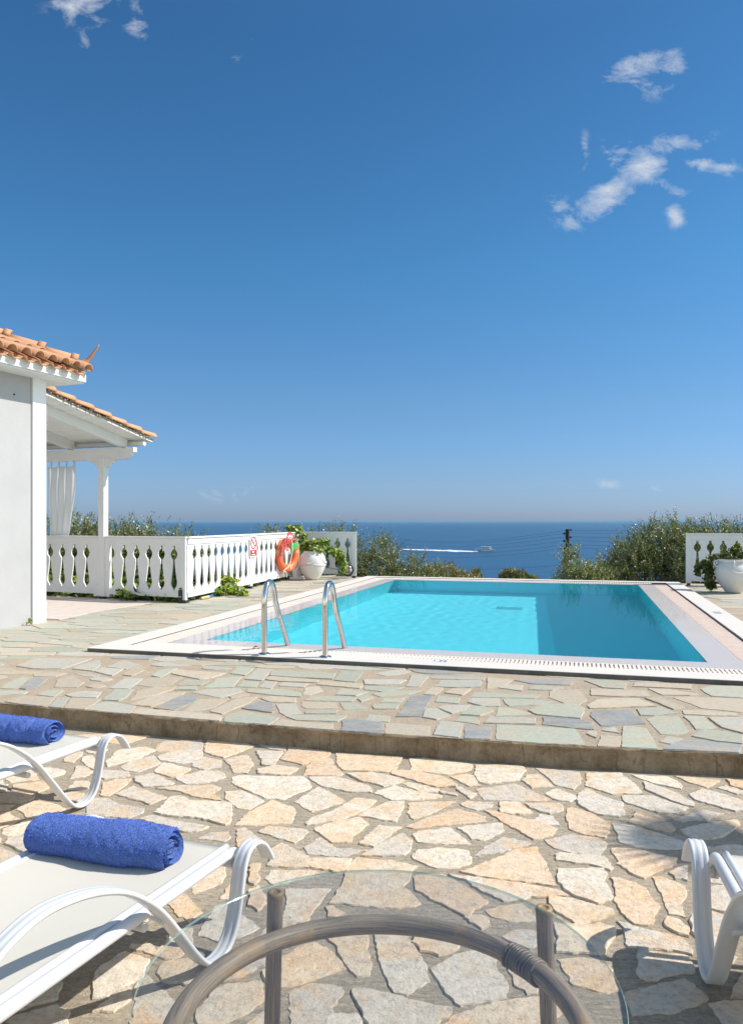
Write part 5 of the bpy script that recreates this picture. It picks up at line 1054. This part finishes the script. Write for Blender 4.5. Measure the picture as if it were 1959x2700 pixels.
for k in range(5): mb.tube(smoothpath([(-0.20+k*.03, -0.10, 0.30), (-.08, -.09, 0.40+k*.012), (0.04, -.08, .43+k*.01), (.13, -.09, .36), (.22-k*.02, -.10, .27)], 5), 0.009, 5)
local(mb, 'red_rope', m_pink, buoy)
mb = MB(); mb.tube(smoothpath([(-0.10, -.10, .36), (0.02, -.11, .30), (.03, -.11, .05), (-.06, -.11, -.20), (-.20, -.11, -.28), (-.24, -.10, -.33), (-.22, -.10, -.42)], 6), 0.011, 6)
mb.tube(smoothpath([(-0.24, -.10, -.30), (-.15, -.10, -.34), (-.12, -.10, -.44)], 6), 0.010, 6); mb.tube(smoothpath([(0.1, -.09, .33), (.30, -.06, .24), (.385, -.02, 0), (.33, -.05, -.22), (.24, -.08, -.29)], 6), 0.011, 6); local(mb, 'cream_rope', m_rope, buoy)
mb = MB(); mb.smooth = True; vs = []
for i in range(7):
    for j in range(5): vs.append((0.0+i*0.036, -rb-0.02-0.012*math.sin(i*1.7+j), 0.21+0.10*(i/6)-0.035*j+0.02*math.sin(i*1.3)-(0.10-0.03*i if i < 3 else 0)*(j/4)))
mb.add(vs, [(i*5+j, i*5+5+j, i*5+6+j, i*5+j+1) for i in range(6) for j in range(4)]); gk = local(mb, 'green_cloth', m_grn, buoy); md = gk.modifiers.new('s', 'SOLIDIFY'); md.thickness = 0.008
# sign
ss = hit(556, Cn, d2); sp_ = Cn+d2*ss; sgn = thing('no_smoking_sign', 'small white no smoking sign with red circle on the fence post', 'sign', (sp_.x+nrm2.x*0.045, sp_.y+nrm2.y*0.045, 0.80), math.atan2(d2.y, d2.x)-math.radians(5))
m_red = mat('sign red', (0.75, 0.012, 0.02), 0.4); m_sw = mat('sign white', (0.82, 0.82, 0.82), 0.3); m_blk = mat('sign black', (0.02, 0.02, 0.02), 0.4)
mb = MB(); mb.box((-0.135, -0.004, -0.215), (0.135, 0.004, 0.185)); board = local(mb, 'board', m_sw, sgn)
mb = MB(); mb.tube([(0.105*math.cos(a), -0.006, 0.045+0.105*math.sin(a)) for a in np.linspace(0, 2*math.pi, 40, endpoint=False)], 0.011, 6, closed=True); mb.tube([(-0.072, -0.007, 0.117), (0.072, -0.007, -0.027)], 0.009, 6); local(mb, 'prohibition_ring', m_red, sgn)
mb = MB(); mb.tube([(-0.06, -0.0055, 0.03), (0.045, -0.0055, 0.075)], 0.006, 6); mb.tube([(0.05, -0.0055, 0.077), (0.065, -0.0055, 0.083)], 0.006, 6); local(mb, 'cigarette', m_blk, sgn)
mb = MB(); mb.box((-0.125, -0.0065, -0.195), (0.125, -0.0042, -0.085)); rp_ = local(mb, 'red_panel', m_red, sgn); mb = MB(); mb.box((-0.055, -0.009, -0.135), (0.03, -0.0066, -0.105)); mb.box((-0.07, -0.009, -0.178), (0.07, -0.0066, -0.162)); local(mb, 'panel_print', m_sw, rp_)
# bulkhead lamp
lp = AT(770, 1262, 16.70); lamp = thing('bulkhead_lamp', 'round caged bulkhead lamp low on the short fence', 'lamp', lp, math.atan2(d3.y, d3.x))
YR = Matrix(((1, 0, 0, 0), (0, 0, -1, 0), (0, 1, 0, 0), (0, 0, 0, 1)))
mb = MB(); mb.lathe([(0.0, -0.03), (0.135, -0.03), (0.14, 0.0), (0.135, 0.045), (0.118, 0.05), (0.112, 0.03)], 36, YR); local(mb, 'housing', m_black, lamp)
mb = MB(); mb.lathe([(0.112, 0.03), (0.10, 0.06), (0.07, 0.085), (0.03, 0.098), (0.001, 0.10)], 30, YR); local(mb, 'glass_dome', mat('frosted dome', (0.42, 0.38, 0.33), 0.25), lamp)
mb = MB()
for q in (-0.05, 0.05): mb.tube(smoothpath([(q, -0.05, -0.115), (q, -0.095, -0.05), (q, -0.105, 0), (q, -0.095, 0.05), (q, -0.05, 0.115)], 5), 0.006, 6); mb.tube(smoothpath([(-0.115, -0.05, q), (-.05, -0.098, q), (0, -0.108, q), (.05, -0.098, q), (0.115, -0.05, q)], 5), 0.006, 6)
local(mb, 'wire_cage', m_black, lamp)
# hose, white pipe, cover stone
h0 = Vector((*W(445, 1327, .02), .03)); hose = thing('garden_hose', 'blue garden hose end with tan nozzle lying under the long fence', 'hose', h0)
h1 = Vector((*W(462, 1322, .03), .03)); h2 = Vector((*W(486, 1312, .03), .035)); h3 = h2+Vector((-0.25, 0.5, -0.02))
mb = MB(); mb.tube([(0, 0, 0), h1-h0], [0.022, 0.024], 10); local(mb, 'nozzle', mat('tan rubber', (0.62, 0.42, 0.22), 0.6), hose); mb = MB(); mb.tube(smoothpath([h1-h0, h2-h0, h3-h0], 8), 0.021, 10); local(mb, 'hose_pipe', mat('blue hose', (0.02, 0.17, 0.36), 0.45), hose)
a_ = Vector((*W(529, 1300, .03), .035)); b_ = AT(645, 1262, 16.3); mb = MB(); mb.tube([a_, a_.lerp(b_, .5)+Vector((0, 0, -.02)), b_], 0.028, 10); mb2 = mb.build('white_pole', m_white, None, tuple(a_)); tag(mb2, 'long white pole leaning low along the foot of the long fence', 'pole')
cst = AT(657, 1277, 16.3); st_ = thing('parasol_stand', 'pale draped white parasol stand between the lifebuoy and left urn', 'stand', (cst.x, cst.y, 0.014))
mb = MB(); mb.smooth = False; rs = random.Random(5)
pr_ = [(0.10, 0), (0.11, .12), (0.12, .22), (0.09, .32), (0.05, .45), (0.02, .56)]; vs = []
for k, (r_, z_) in enumerate(pr_):
    for j in range(9): a = 2*math.pi*j/9; q = r_*(1+0.25*math.sin(j*2.2)); vs.append((q*math.cos(a)-0.10*(z_/0.56)**1.5, q*math.sin(a), z_))
mb.add(vs, [(i*9+j, i*9+(j+1) % 9, (i+1)*9+(j+1) % 9, (i+1)*9+j) for i in range(5) for j in range(9)]+[tuple(range(45, 54))]); local(mb, 'cover', m_white, st_)
mb = MB(); mb.prism([(-0.14, -0.1), (0.12, -0.1), (0.12, 0.1), (-0.14, 0.1)], 0, 0.05); local(mb, 'base_slab', m_white, st_, 0.008)
# small dry leaf near the ladder
dl = Vector((*W(566, 1437, ZL), ZG+0.004)); mb = MB(); mb.col = (0.25, 0.12, 0.03); mb.add([dl+Vector(p) for p in ((-.03, 0, 0), (0, -.012, .012), (.03, .004, .004), (.004, .014, .014))], [(0, 1, 2, 3)]); mb.add([dl+Vector(p) for p in ((0.0, -.03, 0.01), (.012, 0, .02), (0, .03, .012), (-.01, 0, .016))], [(0, 1, 2, 3)])
tag(mb.build('dry_leaf', m_leaf, None, tuple(dl)), 'curled brown dry leaf on the pool gutter beside the ladder', 'leaf')
# palm outside the frame whose fronds shade the right of the patio
pt = thing('potted_palm', 'potted fan palm standing just outside the right of the picture', 'palm', (5.28, 3.34, PAT))
mb = MB(); mb.tube([(0, 0, 0.0), (0.02, 0, 1.5), (0, 0, 2.95)], [0.10, 0.07, 0.05], 10); local(mb, 'trunk', m_bark, pt); g = np.random.default_rng(3); parts = []
for k in range(9):
    a = g.uniform(0, 6.28); el = g.uniform(-0.1, 1.2); d_ = np.array([math.cos(a)*math.cos(el), math.sin(a)*math.cos(el), math.sin(el)]); o_ = np.array([0, 0, 2.95]); hub = o_+d_*g.uniform(.35, .6)
    sd = unit(np.cross(d_, [0, 0, 1.0])); n_ = 16; an = np.linspace(-1.3, 1.3, n_); dd = unit(np.cos(an)[:, None]*d_+np.sin(an)[:, None]*sd); parts.append(leaves(np.repeat(hub[None], n_, 0), dd, np.repeat(unit(np.cross(sd, d_))[None], n_, 0), np.full(n_, .44), np.full(n_, .032), np.tile(np.array([(0.05, .09, .02)]), (n_, 1))))
    parts.append(leaves(o_[None], d_[None], unit(np.cross(sd, d_))[None], np.array([np.linalg.norm(hub-o_)]), np.array([.012]), np.array([(0.06, .09, .02)])))
leafmesh('fronds', parts, m_leaf, pt)

# ------------------------------------------------------------------ camera, sun, sky
cam = bpy.data.cameras.new('camera'); co = bpy.data.objects.new('camera', cam); C.objects.link(co)
co.location = (0, 0, EYE); co.rotation_euler = (math.radians(90), 0, 0); cam.sensor_fit = 'HORIZONTAL'; cam.sensor_width = 36
cam.lens = 36*FP/1646; cam.shift_y = -(1134-HZ)/1646; cam.clip_end = 120000; cam.clip_start = 0.05
bpy.context.scene.camera = co
EL = math.radians(44); SD = Vector((0.9976*math.cos(EL), 0.0683*math.cos(EL), math.sin(EL)))
sl = bpy.data.lights.new('sun', 'SUN'); sl.energy = 4.2; sl.angle = math.radians(0.55); sl.color = (1.0, 0.95, 0.87); sl.cycles.is_caustics_light = True
so = bpy.data.objects.new('sun', sl); C.objects.link(so); so.rotation_euler = SD.to_track_quat('Z', 'Y').to_euler(); so.location = (10, 0, 12)
w = bpy.data.worlds.new('World'); bpy.context.scene.world = w; w.use_nodes = True; wt = w.node_tree; bg = wt.nodes['Background']
sky = wt.nodes.new('ShaderNodeTexSky'); sky.sky_type = 'NISHITA'; sky.sun_disc = False; sky.sun_elevation = EL; sky.sun_rotation = math.radians(86)
sky.air_density = 1.0; sky.dust_density = 0.6; sky.ozone_density = 2.5; sky.altitude = 50
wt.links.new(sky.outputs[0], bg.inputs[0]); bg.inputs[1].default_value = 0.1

tcw = wt.nodes.new('ShaderNodeTexCoord'); sx = wt.nodes.new('ShaderNodeSeparateXYZ'); wt.links.new(tcw.outputs['Generated'], sx.inputs[0])
def wm(op, a, b=None, clamp=False):
    n_ = wt.nodes.new('ShaderNodeMath'); n_.operation = op; n_.use_clamp = clamp
    for i_, q in enumerate((a, b)):
        if q is None: continue
        if isinstance(q, (int, float)): n_.inputs[i_].default_value = q
        else: wt.links.new(q, n_.inputs[i_])
    return n_.outputs[0]
def wmix(f, a, b, mode='MIX'):
    x = wt.nodes.new('ShaderNodeMix'); x.data_type = 'RGBA'; x.blend_type = mode
    for s_, q in ((x.inputs[0], f), (x.inputs[6], a), (x.inputs[7], b)):
        if isinstance(q, (int, float)): s_.default_value = q
        elif isinstance(q, tuple): s_.default_value = (*q, 1)
        else: wt.links.new(q, s_)
    return x.outputs[2]
rp = wt.nodes.new('ShaderNodeValToRGB'); e = rp.color_ramp.elements
STOPS = [(0.0, (.465, .64, 1.12)), (.03, (.43, .605, 1.02)), (.061, (.42, .60, .93)), (.148, (.42, .64, .85)), (.31, (.333, .70, .90)), (.53, (.283, .622, .835)), (.60, (.33, .66, .86)), (.80, (1.45, 1.25, 1.0))]
while len(e) < len(STOPS): e.new(0.5)
for i_, (p_, c_) in enumerate(STOPS): e[i_].position = p_; e[i_].color = (*c_, 1)
wt.links.new(sx.outputs[2], rp.inputs[0])
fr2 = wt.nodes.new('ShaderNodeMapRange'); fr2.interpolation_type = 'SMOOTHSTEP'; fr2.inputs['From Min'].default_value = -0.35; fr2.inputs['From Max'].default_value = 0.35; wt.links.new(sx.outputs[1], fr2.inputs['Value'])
tone = wmix(fr2.outputs[0], (1.95, 1.75, 1.45), rp.outputs[0])  # unseen sky behind the camera brightened as added fill on shaded faces
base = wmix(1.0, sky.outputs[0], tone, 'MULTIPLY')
ys_ = wm('MAXIMUM', sx.outputs[1], 0.05); gx_ = wm('DIVIDE', sx.outputs[0], ys_); gz_ = wm('DIVIDE', sx.outputs[2], ys_)
cb_ = wt.nodes.new('ShaderNodeCombineXYZ'); wt.links.new(gx_, cb_.inputs[0]); wt.links.new(gz_, cb_.inputs[1])
CL = [(1420, 150, 72, 24, -14, .95), (1485, 135, 35, 26, -10, .8), (1440, 190, 50, 22, -10, .45), (1345, 436, 85, 27, -33, 1.0), (1425, 372, 60, 30, -38, 1.15), (1475, 328, 85, 22, -14, .8), (1560, 362, 70, 12, 8, .75),
      (1365, 335, 30, 34, 20, .6), (1480, 412, 45, 15, 25, .6), (1498, 468, 20, 34, 0, .55), (1240, 458, 26, 30, 20, .55), (1296, 335, 10, 32, 0, .5), (1612, 372, 16, 22, 20, .4), (185, 8, 66, 30, -8, .8), (232, 30, 40, 26, -30, .6), (308, 42, 34, 40, 10, .65),
      (188, 88, 14, 24, -20, .5), (566, 92, 18, 12, 0, .5), (522, 130, 20, 12, 30, .4), (470, 1100, 62, 15, -5, .5), (556, 1088, 36, 16, 0, .5), (655, 1101, 34, 7, 0, .42), (1348, 1073, 42, 10, 0, .45), (1450, 1081, 26, 9, 0, .42), (830, 1106, 30, 6, 0, .3), (890, 1098, 22, 8, 0, .3)]
acc_ = None
for px_, py_, a_, b_, rot, wgt in CL:
    mp = wt.nodes.new('ShaderNodeMapping'); mp.vector_type = 'TEXTURE'; mp.inputs['Location'].default_value = ((px_-CX)/FP, (HZ-py_)/FP, 0); mp.inputs['Rotation'].default_value = (0, 0, math.radians(-rot)); mp.inputs['Scale'].default_value = (a_*1.35/FP, b_*1.45/FP, 1)
    wt.links.new(cb_.outputs[0], mp.inputs[0]); ln_ = wt.nodes.new('ShaderNodeVectorMath'); ln_.operation = 'LENGTH'; wt.links.new(mp.outputs[0], ln_.inputs[0])
    mr_ = wt.nodes.new('ShaderNodeMapRange'); mr_.interpolation_type = 'SMOOTHSTEP'; mr_.inputs['From Min'].default_value = 0; mr_.inputs['From Max'].default_value = 1.5; mr_.inputs['To Min'].default_value = wgt; mr_.inputs['To Max'].default_value = 0; wt.links.new(ln_.outputs['Value'], mr_.inputs['Value'])
    acc_ = mr_.outputs[0] if acc_ is None else wm('MAXIMUM', acc_, mr_.outputs[0])
nz = wt.nodes.new('ShaderNodeTexNoise'); nz.inputs['Scale'].default_value = 23; nz.inputs['Detail'].default_value = 9; nz.inputs['Roughness'].default_value = 0.68; nz.inputs['Distortion'].default_value = 0.35
mpn = wt.nodes.new('ShaderNodeMapping'); mpn.inputs['Rotation'].default_value = (0, 0, -0.5); mpn.inputs['Scale'].default_value = (0.8, 1.25, 1); wt.links.new(cb_.outputs[0], mpn.inputs[0]); wt.links.new(mpn.outputs[0], nz.inputs[0])
dn_ = wm('ADD', acc_, wm('MULTIPLY', wm('SUBTRACT', nz.outputs[0], 0.5), 3.1)); dn_ = wm('MULTIPLY', wm('SUBTRACT', dn_, 0.34), 1.05, True); dn_ = wm('MULTIPLY', dn_, wm('MINIMUM', wm('MULTIPLY', acc_, 2.2), 0.88))
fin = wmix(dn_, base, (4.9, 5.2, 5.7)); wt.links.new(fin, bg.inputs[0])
#HAZE
mb = MB(); mb.box((-60000, -60, -47.5), (60000, 69000, 6.0)); hz = mb.build('haze', bpy.data.materials.new('air haze')); tag(hz, kind='stuff', label='thin sea haze')
hm = hz.data.materials[0]; hm.use_nodes = True; hm.node_tree.nodes.clear(); pv = hm.node_tree.nodes.new('ShaderNodeVolumePrincipled'); ho = hm.node_tree.nodes.new('ShaderNodeOutputMaterial'); pv.inputs['Density'].default_value = 4.5e-5; pv.inputs['Color'].default_value = (0.30, 0.52, 0.74, 1); pv.inputs['Anisotropy'].default_value = 0.0; hm.node_tree.links.new(pv.outputs[0], ho.inputs['Volume'])
#ENDHAZE

sc = bpy.context.scene
sc.view_settings.view_transform = 'Standard'; sc.view_settings.look = 'None'; sc.view_settings.exposure = 0.5; sc.view_settings.gamma = 1
sc.cycles.max_bounces = 16; sc.cycles.diffuse_bounces = 12; sc.cycles.glossy_bounces = 8; sc.cycles.transparent_max_bounces = 16; sc.cycles.transmission_bounces = 12; sc.cycles.sample_clamp_indirect = 4
sc.cycles.caustics_reflective = True; sc.cycles.caustics_refractive = True
